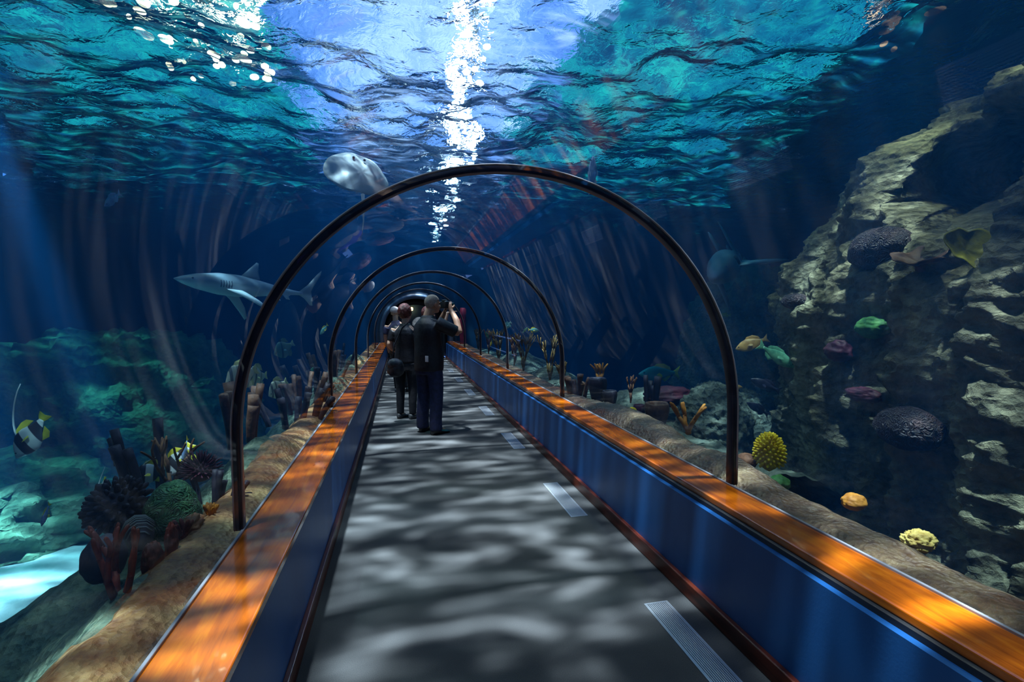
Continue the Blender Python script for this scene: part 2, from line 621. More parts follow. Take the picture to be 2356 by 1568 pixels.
# portal lining: blue painted ring
M['portal'] = principled('blue_portal_lining', two_tone((0.06, 0.14, 0.26), (0.10, 0.20, 0.34), 3.0), rough=0.4)
rings = []
for (xa, za), (xb, zb) in zip(arch_profile(-0.13, z0=0.0), arch_profile(0.0, z0=0.0)):
    rings.append([(xa, Y_END - 0.03, za), (xa, Y_END + 1.4, za), (xb, Y_END + 1.4, zb), (xb, Y_END - 0.03, zb)])
struct(fix_normals(obj('trim_3', MB().loft(rings), M['portal'])), 'blue painted ring around the tunnel mouth')
rings = []
for (xa, za), (xb, zb) in zip(arch_profile(-0.34, z0=0.0), arch_profile(-0.13, z0=0.0)):
    rings.append([(xa, Y_END + 0.9, za), (xa, Y_END + 1.0, za), (xb, Y_END + 1.0, zb), (xb, Y_END + 0.9, zb)])
struct(fix_normals(obj('trim_4', MB().loft(rings), M['black_gap'])), 'black inner ring of the tunnel mouth')
mb = MB().box(-1.2, 2.2, Y_END + 5.8, Y_END + 5.9, -0.1, 2.6)
struct(obj('wall_corridor', mb, M['portal'], smooth=False), 'dim blue wall at the end of the corridor')
P = []
for y in (Y_END + 1.0, Y_END + 5.85):
    P += [(x, y, z) for x, z in arch_profile(-0.12, z0=0.0)]
struct(obj('wall_vault', MB().grid(P, len(arch_profile()), 2), M['tank_wall']), 'dark vaulted corridor beyond the tunnel mouth')

# ------------------------------------------------------------------ the tank
struct(obj('wall_tank_left', MB().box(TX0 - 0.2, TX0, TY0, TY1, TZ0, 6.0), M['tank_wall'], smooth=False))
struct(obj('wall_tank_right', MB().box(TX1, TX1 + 0.2, TY0, TY1, TZ0, 6.0), M['tank_wall'], smooth=False))
struct(obj('wall_tank_rear', MB().box(TX0, TX1, TY0 - 0.2, TY0, TZ0, 6.0), M['tank_wall'], smooth=False))

nx, ny = 90, 100
X, Y = np.meshgrid(np.linspace(TX0, TX1, nx), np.linspace(TY0, TY1, ny))
P = np.stack([X.ravel(), Y.ravel(), np.zeros(X.size)], 1)
P[:, 2] = TZ0 + 0.25 + 0.25 * fbm(P * 0.5, 4, 5)
struct(obj('ground', MB().grid(P.tolist(), nx, ny), M['sand']), 'pale sandy bottom of the tank')

# body of water, hollow where the tunnel runs
def water_body():
    mb = MB()
    x0, x1, y0, y1, z0, z1 = TX0 + 0.01, TX1 - 0.01, TY0 + 0.01, TY1 - 0.01, TZ0 - 0.3, ZW - 0.09
    mb.box(x0, x1, y0, y1, z0, z1)
    prof = arch_profile(0.03, z0=-0.35, n=40)
    n = len(prof)
    inner = MB().prism_y(prof, Y_BACK, Y_END + 0.12)
    o = obj('water', mb, M['water'], smooth=False)
    fix_normals(o)
    bm = bmesh.new()
    bm.from_mesh(o.data)
    me2 = bpy.data.meshes.new('tmp')
    me2.from_pydata(inner.v, [], inner.f)
    b2 = bmesh.new()
    b2.from_mesh(me2)
    bmesh.ops.recalc_face_normals(b2, faces=b2.faces)
    bmesh.ops.reverse_faces(b2, faces=b2.faces)
    b2.to_mesh(me2)
    b2.free()
    bm.from_mesh(me2)
    bm.to_mesh(o.data)
    bm.free()
    bpy.data.meshes.remove(me2)
    return o


struct(water_body(), 'clear blue water filling the tank around the tunnel')

# rippled surface
def water_surface():
    xs = np.arange(TX0, TX1 + 0.01, 0.065)
    ys = np.arange(TY0, TY1 + 0.01, 0.065)
    X, Y = np.meshgrid(xs, ys)
    P = np.stack([X.ravel(), Y.ravel(), np.zeros(X.size)], 1)
    h = 0.12 * fbm(P * np.array([0.9, 1.1, 1]), 2, 3)
    h += 0.075 * fbm(P * np.array([2.1, 2.6, 1]) + 9, 2, 11)
    h += 0.022 * vnoise(P * np.array([5.0, 6.0, 1]) + 4, 23)
    P[:, 2] = ZW + h
    return MB().grid(P.tolist(), len(xs), len(ys))


struct(obj('water_surface', water_surface(), M['water_surface']), 'rippling water surface seen from below')

# unseen roof added to shade the tank sides, open over the tunnel
def roof():
    holes = [(-1.5, 3.0, -4.5, 17.0)]
    xs = [TX0, -4.6, -2.6, -1.5, 3.0, 3.9, 6.4, TX1]
    mb = MB()
    for a, b, solid in ((TX0, -4.8, 1), (6.6, TX1, 1)):
        mb.box(a, b, TY0, TY1 + 0.2, 5.6, 5.75)
    return mb


struct(obj('shade_roof', roof(), M['shade_roof'], smooth=False), 'unseen dark roof added to keep sun off the tank sides')
m = principled('teal_glow_panel', (0.02, 0.1, 0.1), emit=((0.02, 0.62, 0.60), 1.1))  # unseen glowing panels, added so the ripples show teal
t = NT.__new__(NT)
t.t = m.node_tree
pb = [n_ for n_ in m.node_tree.nodes if n_.type == 'BSDF_PRINCIPLED'][0]
t.link(t.ramp(t.noise(t.coords('Object', scale=(1, .6, 1)), 1.3, 4.0, 0.6, 0.8), [(.36, (0.004, 0.06, 0.18)), (.48, (0.008, 0.22, 0.38)), (.62, (0.02, 0.66, 0.62))]), pb.inputs['Emission Color'])
for i, (a, b) in enumerate(((-4.8, -2.0), (3.0, 6.6))):
    ys = np.linspace(TY0, TY1, 120)
    wob2 = 0.8 * fbm(np.stack([ys * .9, 0 * ys + i * 5, 0 * ys + 2], 1), 3, 95 + i)
    wob = 0.75 * fbm(np.stack([ys * 1.3, 0 * ys + i * 9, 0 * ys], 1), 3, 90 + i)
    rows = []
    for y, q, q2 in zip(ys, wob, wob2):
        grow = max(0.0, y - 4.0)
        xa, xb = (max(-10.6, a + .4 - .42 * grow + q2), b + q) if i == 0 else (a + q, min(13, b + .4 * grow + q2))
        rows.append([(xa, y, 5.50), (xb, y, 5.50), (xb, y, 5.56), (xa, y, 5.56)])
    struct(obj('tank_panel_%d' % (20 + i), MB().loft(rows), m, smooth=False), 'unseen teal glow panel added over the water')

# ------------------------------------------------------------------ reef rock
def interp(x, pts):
    return np.interp(x, [p[0] for p in pts], [p[1] for p in pts])


def ledge(name, side, prof, y0, y1, material, ny, ns, amp, seed, hump=None):
    """rock running along the glass: height profile over the distance s from the glass"""
    x_glass = GX0 - 0.05 if side < 0 else GX1 + 0.05
    S = np.linspace(0, prof[-1][0], ns) ** 1.0
    Y = np.linspace(y0, y1, ny)
    SS, YY = np.meshgrid(S, Y)
    s, y = SS.ravel(), YY.ravel()
    z = interp(s, prof)
    P = np.stack([x_glass + side * s, y, z], 1)
    n1 = fbm(P * np.array([1.6, 1.1, 1.6]), 4, seed)
    n2 = fbm(P * 5.0, 4, seed + 5, ridged=True)
    n3 = fbm(P * 14.0, 3, seed + 9)
    grow = np.clip(s / 0.12, 0.0, 1.0)
    P[:, 2] += amp * grow * (0.9 * n1 + 0.28 * n2 + 0.14 * n3)
    P[:, 0] += side * amp * grow * 0.5 * fbm(P * 2.2 + 5, 3, seed + 31)
    if hump:
        for hx, hy, hr, hz in hump:
            d2 = ((P[:, 0] - hx) ** 2 + (P[:, 1] - hy) ** 2) / hr ** 2
            P[:, 2] += hz * np.exp(-d2) * grow
    P[:, 2] = np.maximum(P[:, 2], TZ0 - 0.2)
    o = obj(name, MB().grid(P.tolist(), ns, ny), material)
    if side < 0:
        o.data.flip_normals()
    return o


LEFT_PROF = [(0, .47), (.1, .50), (.24, .50), (.36, .40), (.5, .28), (.8, .05), (1.2, -.4), (1.8, -1.1), (2.5, -1.7), (3.2, -2.1)]
o = ledge('rock_slope', -1, [(a, b - .05) for a, b in LEFT_PROF], -4.6, 16.9, M['slope'], 420, 70, 0.10, 41,
          [(-1.25, 3.9, .42, .22), (-1.4, 2.8, .35, .08), (-1.8, 2.45, .55, .34), (-2.2, 3.0, .5, .30), (-1.2, 7.0, .8, .2), (-1.3, 10.5, 1.2, .25)])
struct(o, 'dark green reef slope falling away behind the left rail')
o = ledge('rock_ledge', -1, [(0, .48), (.1, .52), (.2, .53), (.30, .46), (.38, .36), (.5, .1)], -4.6, 16.9, M['ledge'], 620, 30, 0.055, 42,
          [(-1.1, 3.9, .35, .10)])
struct(o, 'brown speckled rock ledge along the left glass, beside the wooden rail')
RIGHT_PROF = [(0, .46), (.12, .50), (.28, .51), (.42, .44), (.55, .30), (.75, .02), (1.0, -.4), (1.4, -.9), (2.0, -1.4), (2.6, -1.8)]
o = ledge('rock_ledge', 1, RIGHT_PROF, -4.6, 16.9, M['ledge_dark'], 620, 60, 0.06, 51, [(2.1, 2.75, .3, .06), (2.3, 4.3, .9, .12)])
struct(o, 'brown wet rock ledge along the right glass, beside the wooden rail')
o = ledge('rock_slope', 1, [(.0, -.2), (.3, .1), (.5, .30), (.8, .34), (1.2, .22), (1.8, -.1), (2.6, -.7), (3.4, -1.5)], 2.9, 16.9, M['reef_dark'], 300, 60, 0.16, 57,
          [(2.9, 5.4, .5, .35), (2.5, 8.2, .6, .3), (2.6, 11, .8, .3)])
struct(o, 'green knobbly reef bank behind the right ledge, past the first rib')


def cliff():
    nt, nz = 520, 340
    cx, cy, a0, b0, n_ = 6.2, 0.4, 3.15, 4.5, 3.3
    th = np.linspace(math.radians(62), math.radians(285), nt)
    zf = np.linspace(0, 1, nz)
    T, Z = np.meshgrid(th, zf)
    t_, k = T.ravel(), Z.ravel()
    zz = interp(k, [(0, -2.0), (.72, 2.6), (.86, 3.15), (1.0, 3.4)])
    fac = interp(k, [(0, 1.10), (.35, 1.0), (.55, .97), (.66, .92), (.76, .82), (.86, .66), (1.0, .02)])
    c, s = np.cos(t_), np.sin(t_)
    r = (np.abs(c / a0) ** n_ + np.abs(s / b0) ** n_) ** (-1 / n_)
    Q = np.stack([cx + r * fac * c, cy + r * fac * s, zz], 1)
    d = 0.26 * fbm(Q * np.array([1.5, 1.5, 0.35]) + 2, 2, 61, ridged=True)
    d += 0.13 * fbm(Q * np.array([3.2, 3.2, 0.9]), 3, 63, ridged=True)
    d += 0.085 * fbm(Q * np.array([6.0, 6.0, 4.5]), 4, 65)
    d += 0.055 * fbm(Q * 11, 3, 67, ridged=True)
    d -= 0.05 * np.clip(vnoise(Q * 15, 69), 0, 1) ** 1.5
    # hollow high on the rock and a few smaller ones
    for hx, hy, hz, hr, hd in ((3.4, 0.6, 1.0, .5, .5), (3.3, 2.9, 0.1, .35, .4), (3.3, 1.2, -.4, .5, .5)):
        d -= hd * np.exp(-(((Q - np.array([hx, hy, hz])) ** 2) * np.array([1, .55, 1.6])).sum(1) / hr ** 2)
    e2 = (((Q - np.array([3.42, 2.28, 2.38])) / np.array([.75, .40, .30])) ** 2).sum(1) * (1 + .5 * fbm(Q * 3, 2, 77))
    hollow = 1.5 * np.exp(-np.clip(e2, 0, None) ** 2)
    nrm = np.stack([c, s, 0.25 + 0 * c], 1)
    nrm /= np.linalg.norm(nrm, axis=1)[:, None]
    fade = np.clip((1 - k) * 6, 0.15, 1)
    Q += nrm * (d * fade)[:, None]
    Q += hollow[:, None] * np.array([.90, .40, .12])
    return MB().grid(Q.tolist(), nt, nz)


o = obj('rock_cliff', cliff(), M['cliff'])
tag(o, 'big pale pitted rock face with vertical folds filling the right side', 'rock')


def boulder(label, c, r, seed, material='reef', amp=0.22):
    def fn(U):
        return 1 + amp * fbm(U * 1.7 + seed, 4, seed) + amp * 0.5 * fbm(U * 5 + seed, 4, seed + 3, ridged=True) + amp * .3 * fbm(U * 15, 3, seed + 7)
    o = obj('reef_boulder', MB().ball((0, 0, 0), r, 110, 76, fn), M[material], loc=c)
    return tag(o, label, 'rock')


boulder('dim round boulder standing behind the nearest rib on the right', (5.75, 7.2, 0.1), (1.1, 1.2, 1.7), 3, 'reef_dark')
boulder('tall dim rock far behind the green bank on the right', (8.4, 10.4, 0.2), (1.6, 1.5, 2.4), 5)
boulder('low greenish boulder at the foot of the right rock face', (3.45, 4.6, -0.1), (.5, .5, .8), 8, 'reef_dark')
boulder('pale knobbly rock between branching orange coral and nearest rib', (3.0, 4.3, .35), (.36, .34, .44), 12, 'reef_dark')
def mound(label, *a):
    o = boulder(label, *a)
    o.name = 'reef_mound'
    for k in ('category', 'group'):
        if k in o:
            del o[k]
    return struct(o, label)


mound('broad dark reef mound rising at far left', (-8.2, 9.2, -0.9), (2.3, 3.4, 2.3), 15)
mound('rounded reef mound behind the swimming shark', (-5.6, 11.8, -1.0), (2.3, 2.2, 2.2), 18)
mound('low reef mound beyond the white sand patch', (-6.2, 7.9, -1.5), (2.2, 1.7, 1.2), 21)
mound('dark reef mound nearest the left frame edge', (-7.6, 5.3, -1.5), (2.4, 1.7, 1.5), 24)

# bright sand patch
nx, ny = 50, 50
X, Y = np.meshgrid(np.linspace(-6.0, -2.6, nx), np.linspace(3.6, 8.4, ny))
P = np.stack([X.ravel(), Y.ravel(), 0 * X.ravel()], 1)
edge = np.sqrt(((P[:, 0] + 4.2) / 1.6) ** 2 + ((P[:, 1] - 6.2) / 2.2) ** 2)
P[:, 2] = -1.35 - 0.55 * np.minimum(edge, 1.02) ** 3 + 0.05 * fbm(P * 2, 3, 71) + 0.015 * fbm(P * np.array([2, 9, 1]), 2, 73)
tag(obj('sand_bed', MB().grid(P.tolist(), nx, ny), M['sand']), 'bright white sand patch below the reef slope at lower left', 'sand', kind='stuff')

# ------------------------------------------------------------------ corals and sponges
def mat_simple(name, c0, c1, scale=8.0, rough=0.6, bump=0.5, bs=30.0, bd=0.01):
    M[name] = principled(name, two_tone(c0, c1, scale), rough=rough, spec=0.25, bump=bump, bump_scale=bs, bump_dist=bd)


mat_simple('dark_sponge', (0.006, 0.005, 0.012), (0.022, 0.018, 0.03), 9)
mat_simple('brown_sponge', (0.05, 0.022, 0.014), (0.14, 0.07, 0.04), 9)
mat_simple('purple_sponge', (0.03, 0.006, 0.014), (0.09, 0.018, 0.034), 9)
mat_simple('red_coral', (0.09, 0.012, 0.008), (0.24, 0.045, 0.022), 14)
mat_simple('orange_coral', (0.26, 0.09, 0.010), (0.50, 0.21, 0.025), 12)
mat_simple('yellow_coral', (0.70, 0.50, 0.015), (0.95, 0.78, 0.04), 14)
mat_simple('moss_coral', (0.09, 0.085, 0.006), (0.22, 0.20, 0.015), 12)
mat_simple('pale_yellow_coral', (0.42, 0.27, 0.06), (0.72, 0.56, 0.16), 14)
mat_simple('green_coral', (0.02, 0.12, 0.03), (0.10, 0.30, 0.08), 12)
mat_simple('brown_coral', (0.10, 0.04, 0.02), (0.28, 0.13, 0.06), 12)
mat_simple('kelp', (0.10, 0.06, 0.015), (0.28, 0.18, 0.05), 10)


def groove(t):
    v = t.coords('Object')
    n_ = t.noise(v, 14.0, 2.0, 0.5, 1.6)
    return t.math('SINE', t.math('MULTIPLY', n_, 42.0))


M['brain_green'] = principled('green_brain_coral', two_tone((0.015, 0.09, 0.03), (0.07, 0.24, 0.07), 20), rough=0.6, bump=groove, bump_dist=0.006)
M['brain_dark'] = principled('dark_brain_coral', two_tone((0.012, 0.005, 0.006), (0.055, 0.022, 0.020), 9), rough=0.65, bump=groove, bump_dist=0.010)


def tube_sponge(label, loc, n, h, r, spread, mat, seed, group=None, lean=(0, 0)):
    rn = random.Random(seed)
    root = thing('tube_sponge', label, 'sponge', loc, 0, group)
    for i in range(n):
        a = rn.uniform(0, 6.28)
        d = spread * math.sqrt(rn.random())
        x, y = d * math.cos(a), d * math.sin(a)
        hh = h * rn.uniform(.55, 1.05)
        rr = r * rn.uniform(.75, 1.15)
        lx, ly = x * .6 + lean[0] * hh + rn.uniform(-.05, .05) * hh, y * .6 + lean[1] * hh
        pts, rad = [], []
        for k in range(7):
            t_ = k / 6
            pts.append((x + lx * t_ ** 1.4, y + ly * t_ ** 1.4, -0.05 + (hh + .05) * t_))
            rad.append(rr * (.72 + .34 * t_ + .06 * math.sin(9 * t_ + i)))
        ex, ey, ez = pts[-1]
        pts += [(ex, ey, ez - .001), (ex, ey, ez - hh * .22)]
        rad += [rr * .62, rr * .5]
        obj('tube', MB().tube(pts, rad, 12), M[mat], root)
    return root


def blob_coral(name, label, loc, r, mat, seed, amp=.18, freq=2.2, knobs=0.0, cat='coral', rot=(0, 0, 0), group=None, nu=56, nv=40):
    def fn(U):
        v = 1 + amp * fbm(U * freq + seed, 3, seed)
        if knobs:
            v = v + knobs * fbm(U * freq * 3.4 + 3, 2, seed + 4, ridged=True)
        return v
    o = obj(name, MB().ball((0, 0, 0), r, nu, nv, fn), M[mat], loc=loc)
    o.rotation_euler = rot
    return tag(o, label, cat, group)


def knobby_coral(label, loc, r, mat, seed, n=120, rk=.16):
    """mound closely set with rounded stubs"""
    root = thing('knob_coral', label, 'coral', loc)
    def fn(U):
        return 1 + .12 * fbm(U * 2 + seed, 3, seed)
    obj('mound', MB().ball((0, 0, 0), tuple(.86 * q for q in r), 36, 24, fn), M[mat], root)
    mb = MB()
    rn = random.Random(seed)
    for i in range(n):
        zc = 1 - 1.55 * (i + .5) / n
        ph = i * 2.39996
        q = math.sqrt(max(0, 1 - zc * zc))
        d = Vector((q * math.cos(ph) * r[0], q * math.sin(ph) * r[1], zc * r[2]))
        u = d.normalized()
        k = rk * r[0] * rn.uniform(.75, 1.2)
        mb.tube([d * .75, d * .98, d * .98 + u * k * .8, d * .98 + u * k * 1.25], [k * .62, k * .6, k * .55, k * .2], 8)
    o = obj('knobs', mb, M[mat], root)
    o['kind'] = 'stuff'
    return root


def spiky_anemone(label, loc, r, mat, seed, n=110, length=.6):
    root = thing('anemone', label, 'anemone', loc)
    obj('base', MB().ball((0, 0, 0), (r * .7, r * .7, r * .6), 24, 16), M[mat], root)
    mb = MB()
    rn = random.Random(seed)
    for i in range(n):
        zc = 1 - 1.25 * (i + .5) / n
        ph = i * 2.39996
        q = math.sqrt(max(0, 1 - zc * zc))
        u = Vector((q * math.cos(ph), q * math.sin(ph), zc)).normalized()
        j = Vector((rn.uniform(-.25, .25), rn.uniform(-.25, .25), rn.uniform(0, .3)))
        L = r * length * rn.uniform(.7, 1.15)
        p0, p1 = u * r * .55, u * (r * .6 + L * .55)
        p2 = p1 + (u + j) * L * .45
        mb.tube([p0, p1, p2], [r * .07, r * .055, r * .025], 6)
    o = obj('tentacles', mb, M[mat], root)
    o['kind'] = 'stuff'
    return root


def branching(name, label, loc, h, mat, seed, n0=3, depth=3, r0=.018, spread=.55, group=None, up=.75, rotz=0, twist=None, cat='coral'):
    rn = random.Random(seed)
    mb = MB()

    def grow(p, d, L, r, k):
        mid = p + d * L * .5 + Vector((rn.uniform(-.1, .1), rn.uniform(-.1, .1), rn.uniform(0, .1))) * L
        end = p + d * L
        tip = k == 0
        mb.tube([p - d * r, mid, end] + ([end + d * r * .8] if tip else []), [r, r * .92, r * .8] + ([r * .25] if tip else []), 8)
        if k:
            m_ = 2 if rn.random() < .75 else 3
            for q in range(m_):
                nd = (d + Vector((rn.uniform(-1, 1), rn.uniform(-1, 1), rn.uniform(-.15, .5))) * spread).normalized()
                grow(end, nd, L * rn.uniform(.65, .95), r * .78, k - 1)
    for i in range(n0):
        a = 6.28 * i / n0 + rn.uniform(-.4, .4)
        d = Vector((math.cos(a) * (1 - up), math.sin(a) * (1 - up), up)).normalized()
        grow(Vector((0, 0, -.02)), d, h * .42, r0, depth - 1)
    o = obj(name, mb, M[mat], loc=loc)
    o.rotation_euler = (0, 0, rotz)
    return tag(o, label, cat, group)


def plate_coral(label, loc, r, mat, seed, rot=(0, 0, 0), lobes=4, thick=.05):
    """lobed cup / plate with a wavy rim"""
    rn = random.Random(seed)
    nu, nv = 60, 14
    top, bot = [], []
    for v in range(nv):
        q = v / (nv - 1)
        for u in range(nu):
            a = 2 * math.pi * u / nu
            lob = 1 + .16 * math.sin(lobes * a + seed) + .07 * math.sin((lobes * 2 + 1) * a + 2)
            R_ = r * q * lob
            z = r * (.34 * q * q + .09 * q * math.sin(lobes * a + 1 + seed))
            top.append((R_ * math.cos(a), R_ * math.sin(a), z))
            bot.append((R_ * .97 * math.cos(a), R_ * .97 * math.sin(a), z - r * thick * (2.2 - q)))
    mb = MB()
    mb.grid(top, nu, nv, True)
    b = len(mb.v)
    mb.grid(bot, nu, nv, True)
    for u in range(nu):
        u2 = (u + 1) % nu
        mb.f.append(((nv - 1) * nu + u, (nv - 1) * nu + u2, b + (nv - 1) * nu + u2, b + (nv - 1) * nu + u))
    # stalk
    mb.tube([(0, 0, -r * .45), (0, 0, -r * .2), (0, 0, -r * .05)], [r * .2, r * .22, r * .4], 14)
    o = obj('plate_coral', mb, M[mat], loc=loc)
    o.rotation_euler = rot
    return tag(o, label, 'coral')


def vase_sponge(label, loc, h, r, mat, seed):
    prof = [(.55, 0), (.7, .15), (.92, .45), (1.06, .75), (1.0, .95), (.9, 1.0), (.72, .96), (.62, .6), (.5, .35), (.02, .3)]
    rings = []
    for q, z in prof:
        ring = []
        for k in range(28):
            a = 2 * math.pi * k / 28
            w_ = 1 + .06 * math.sin(5 * a + seed) + .03 * math.sin(11 * a)
            ring.append((r * q * w_ * math.cos(a), r * q * w_ * math.sin(a), h * z - .03 + .02 * r * math.sin(3 * a)))
        rings.append(ring)
    o = obj('vase_sponge', MB().loft(rings), M[mat], loc=loc)
    return tag(o, label, 'sponge')


def ribbed_clam(label, loc, r, seed):
    """dark ridge with pale comb-like ribs"""
    root = thing('ribbed_coral', label, 'coral', loc, 0.5)
    obj('ridge', MB().ball((0, 0, 0), (r * .5, r, r * .6), 24, 16), M['dark_sponge'], root)
    for i in range(11):
        y = r * (-.85 + 1.7 * i / 10)
        q = math.sqrt(max(.05, 1 - (y / r) ** 2))
        pts = [(r * .58 * q * math.cos(a), y, r * .70 * q * math.sin(a)) for a in (2.9, 2.3, 1.7, 1.1, .5)]
        obj('rib', MB().tube(pts, [(r * .035, r * .025)] * 5, 8), M['pale_rib'], root)
    return root


M['pale_rib'] = principled('pale_coral_rib', (0.20, 0.21, 0.19), rough=0.6)

# left slope
knobby_coral('dark knobbly coral mound below the left slope edge, beside white sand', (-1.36, 2.74, .57), (.125, .135, .14), 'dark_sponge', 3)
blob_coral('brain_coral', 'rounded green brain coral behind the left rail', (-1.12, 2.72, .52), (.12, .13, .17), 'brain_green', 5, .10)
spiky_anemone('dark red spiky anemone above the green brain coral', (-1.15, 3.16, .61), .10, 'purple_sponge', 8)
ribbed_clam('dark ridge with pale comb ribs left of the green brain coral', (-1.17, 2.50, .53), .115, 2)
blob_coral('round_sponge', 'smooth round purple-black sponge at the lower left', (-1.19, 2.27, .53), (.075, .085, .095), 'dark_sponge', 9, .08, cat='sponge')
branching('finger_coral', 'dull red branching coral on the lower left ledge', (-.99, 1.97, .50), .30, 'red_coral', 12, 3, 3, .014, .35)
blob_coral('lobed_sponge', 'rusty red lobed sponge on the left ledge', (-1.00, 2.23, .53), (.035, .05, .07), 'red_coral', 14, .3, cat='sponge')
blob_coral('lobed_sponge', 'rusty red upright sponge right of the lobed one on the left ledge', (-.96, 2.30, .55), (.025, .03, .09), 'red_coral', 15, .3, cat='sponge')
branching('finger_coral', 'short red tufted coral in front of the green brain coral', (-.98, 2.45, .51), .13, 'red_coral', 17, 5, 2, .014, .4)
branching('finger_coral', 'bare dark branching coral beside the black and white fish', (-1.36, 3.28, .44), .38, 'brown_coral', 21, 3, 3, .012, .5)
branching('finger_coral', 'orange-brown tufted coral at the foot of the nearest rib, left', (-.93, 2.66, .52), .11, 'orange_coral', 23, 7, 2, .010, .4)
blob_coral('lobed_sponge', 'pinkish brown crusted sponge left of the nearest rib foot', (-.97, 2.54, .53), (.045, .08, .05), 'brown_coral', 25, .35, cat='sponge')
tube_sponge('dark tube sponge cluster beside the nearest rib on the left', (-1.22, 4.15, .58), 9, .42, .035, .20, 'brown_sponge', 31)
tube_sponge('thin dark tube sponges behind the blue fish on the left', (-1.62, 3.75, .30), 9, .50, .028, .18, 'dark_sponge', 33)
tube_sponge('stubby dark sponge fingers in front of the nearest left rib', (-1.03, 2.95, .50), 8, .15, .016, .14, 'dark_sponge', 35)
for i, (x, y, z, n, h, lb) in enumerate([
        (-1.02, 5.0, .50, 10, .34, 'dark sponge thicket seen through the glass just past the nearest left rib'),
        (-1.10, 5.8, .50, 10, .38, 'dark sponge thicket midway between the two nearest left ribs'),
        (-1.12, 6.7, .52, 9, .42, 'dark sponge thicket ahead of the second left rib'),
        (-1.10, 7.9, .52, 8, .45, 'dark sponge thicket past the second left rib'),
        (-1.15, 9.6, .52, 8, .45, 'dark sponge thicket far along the left glass')]):
    tube_sponge(lb, (x, y, z), n, h, .030, .24, 'brown_sponge' if i % 2 else 'dark_sponge', 40 + i)

# right ledge
knobby_coral('bright yellow knobbly coral just right of the nearest rib', (2.30, 2.72, .60), (.085, .085, .125), 'yellow_coral', 51, 150, .17)
blob_coral('round_sponge', 'brown round sponge between nearest rib and yellow coral', (2.21, 2.82, .53), (.06, .07, .05), 'brown_coral', 53, .1, cat='sponge')
blob_coral('cushion_coral', 'small dark green cushion under the yellow coral', (2.25, 2.57, .46), (.06, .06, .05), 'green_coral', 54, .2)
blob_coral('cushion_coral', 'small orange-brown domed coral on the right ledge', (2.33, 2.13, .50), (.062, .055, .045), 'orange_coral', 2, .16)
blob_coral('lobed_coral', 'pale yellow crinkled coral nearest the lower right corner', (2.24, 1.72, .485), (.065, .055, .045), 'pale_yellow_coral', 57, .25, 2.6, .18)
branching('staghorn_coral', 'orange-brown branching coral left of the nearest right rib', (2.36, 3.74, .52), .36, 'orange_coral', 61, 4, 2, .020, .30, up=.62)
branching('staghorn_coral', 'small yellow branching coral halfway between the right ribs', (2.50, 6.0, .62), .34, 'orange_coral', 64, 4, 2, .018, .35)
tube_sponge('three dark finger sponges in front of the turquoise fish', (2.46, 4.60, .48), 4, .42, .030, .07, 'dark_sponge', 66)
vase_sponge('broad brown-black vase sponge below the turquoise fish', (2.38, 4.30, .44), .24, .11, 'brown_sponge', 1)
vase_sponge('black vase sponge halfway between the right ribs', (2.20, 5.0, .50), .20, .075, 'dark_sponge', 2)
vase_sponge('tall dark vase sponge left of the black one, right side', (2.24, 5.45, .48), .30, .10, 'dark_sponge', 3)
vase_sponge('dark red vase sponge behind the yellow ball sponge', (2.42, 4.75, .42), .16, .06, 'purple_sponge', 4)
blob_coral('ball_sponge', 'small yellow ball sponge on the right ledge', (2.18, 4.42, .55), (.045, .045, .045), 'yellow_coral', 71, .08, cat='sponge', nu=28, nv=20)
blob_coral('ridge_sponge', 'long purple-red ridge sponge under the turquoise fish', (2.75, 4.75, .62), (.30, .16, .10), 'purple_sponge', 73, .3, cat='sponge')
branching('finger_coral', 'pale feathery coral in front of the turquoise fish nose', (2.42, 4.95, .56), .26, 'brown_coral', 75, 5, 3, .008, .2, up=.9)
blob_coral('lobed_sponge', 'crimson sponge patch below the orange-brown branching coral', (2.12, 3.25, .45), (.06, .09, .05), 'purple_sponge', 77, .3, cat='sponge')
for i, (x, y, z, h, mt, lb) in enumerate([
        (2.15, 6.5, .50, .34, 'kelp', 'brown branching coral just ahead of the second right rib'),
        (2.22, 7.3, .52, .62, 'kelp', 'tall tan branching coral past the second right rib'),
        (2.10, 8.5, .52, .60, 'kelp', 'tall tan branching coral past the third right rib'),
        (2.18, 9.6, .52, .55, 'brown_coral', 'brown branching coral between third and fourth right ribs'),
        (2.10, 10.8, .52, .60, 'kelp', 'tan branching coral near the fourth right rib'),
        (2.15, 12.4, .52, .55, 'brown_coral', 'brown branching coral past the fourth right rib'),
        (2.10, 13.8, .52, .55, 'kelp', 'farthest tan branching coral along the right glass')]):
    branching('branch_coral', lb, (x, y, z), h, mt, 80 + i, 5, 3, .014, .30, up=.85)
tube_sponge('dark sponge clump ahead of the second right rib', (2.15, 5.95, .50), 8, .26, .030, .16, 'brown_sponge', 91)
mat_simple('red_reflection', (0.30, 0.012, 0.03), (0.50, 0.03, 0.06), 8)  # for added columns that stand in for a red reflection in the glass
tube_sponge('added tall red columns standing in for a red reflection, far end on the right', (1.97, 16.3, .50), 3, 1.40, .10, .07, 'red_reflection', 93)

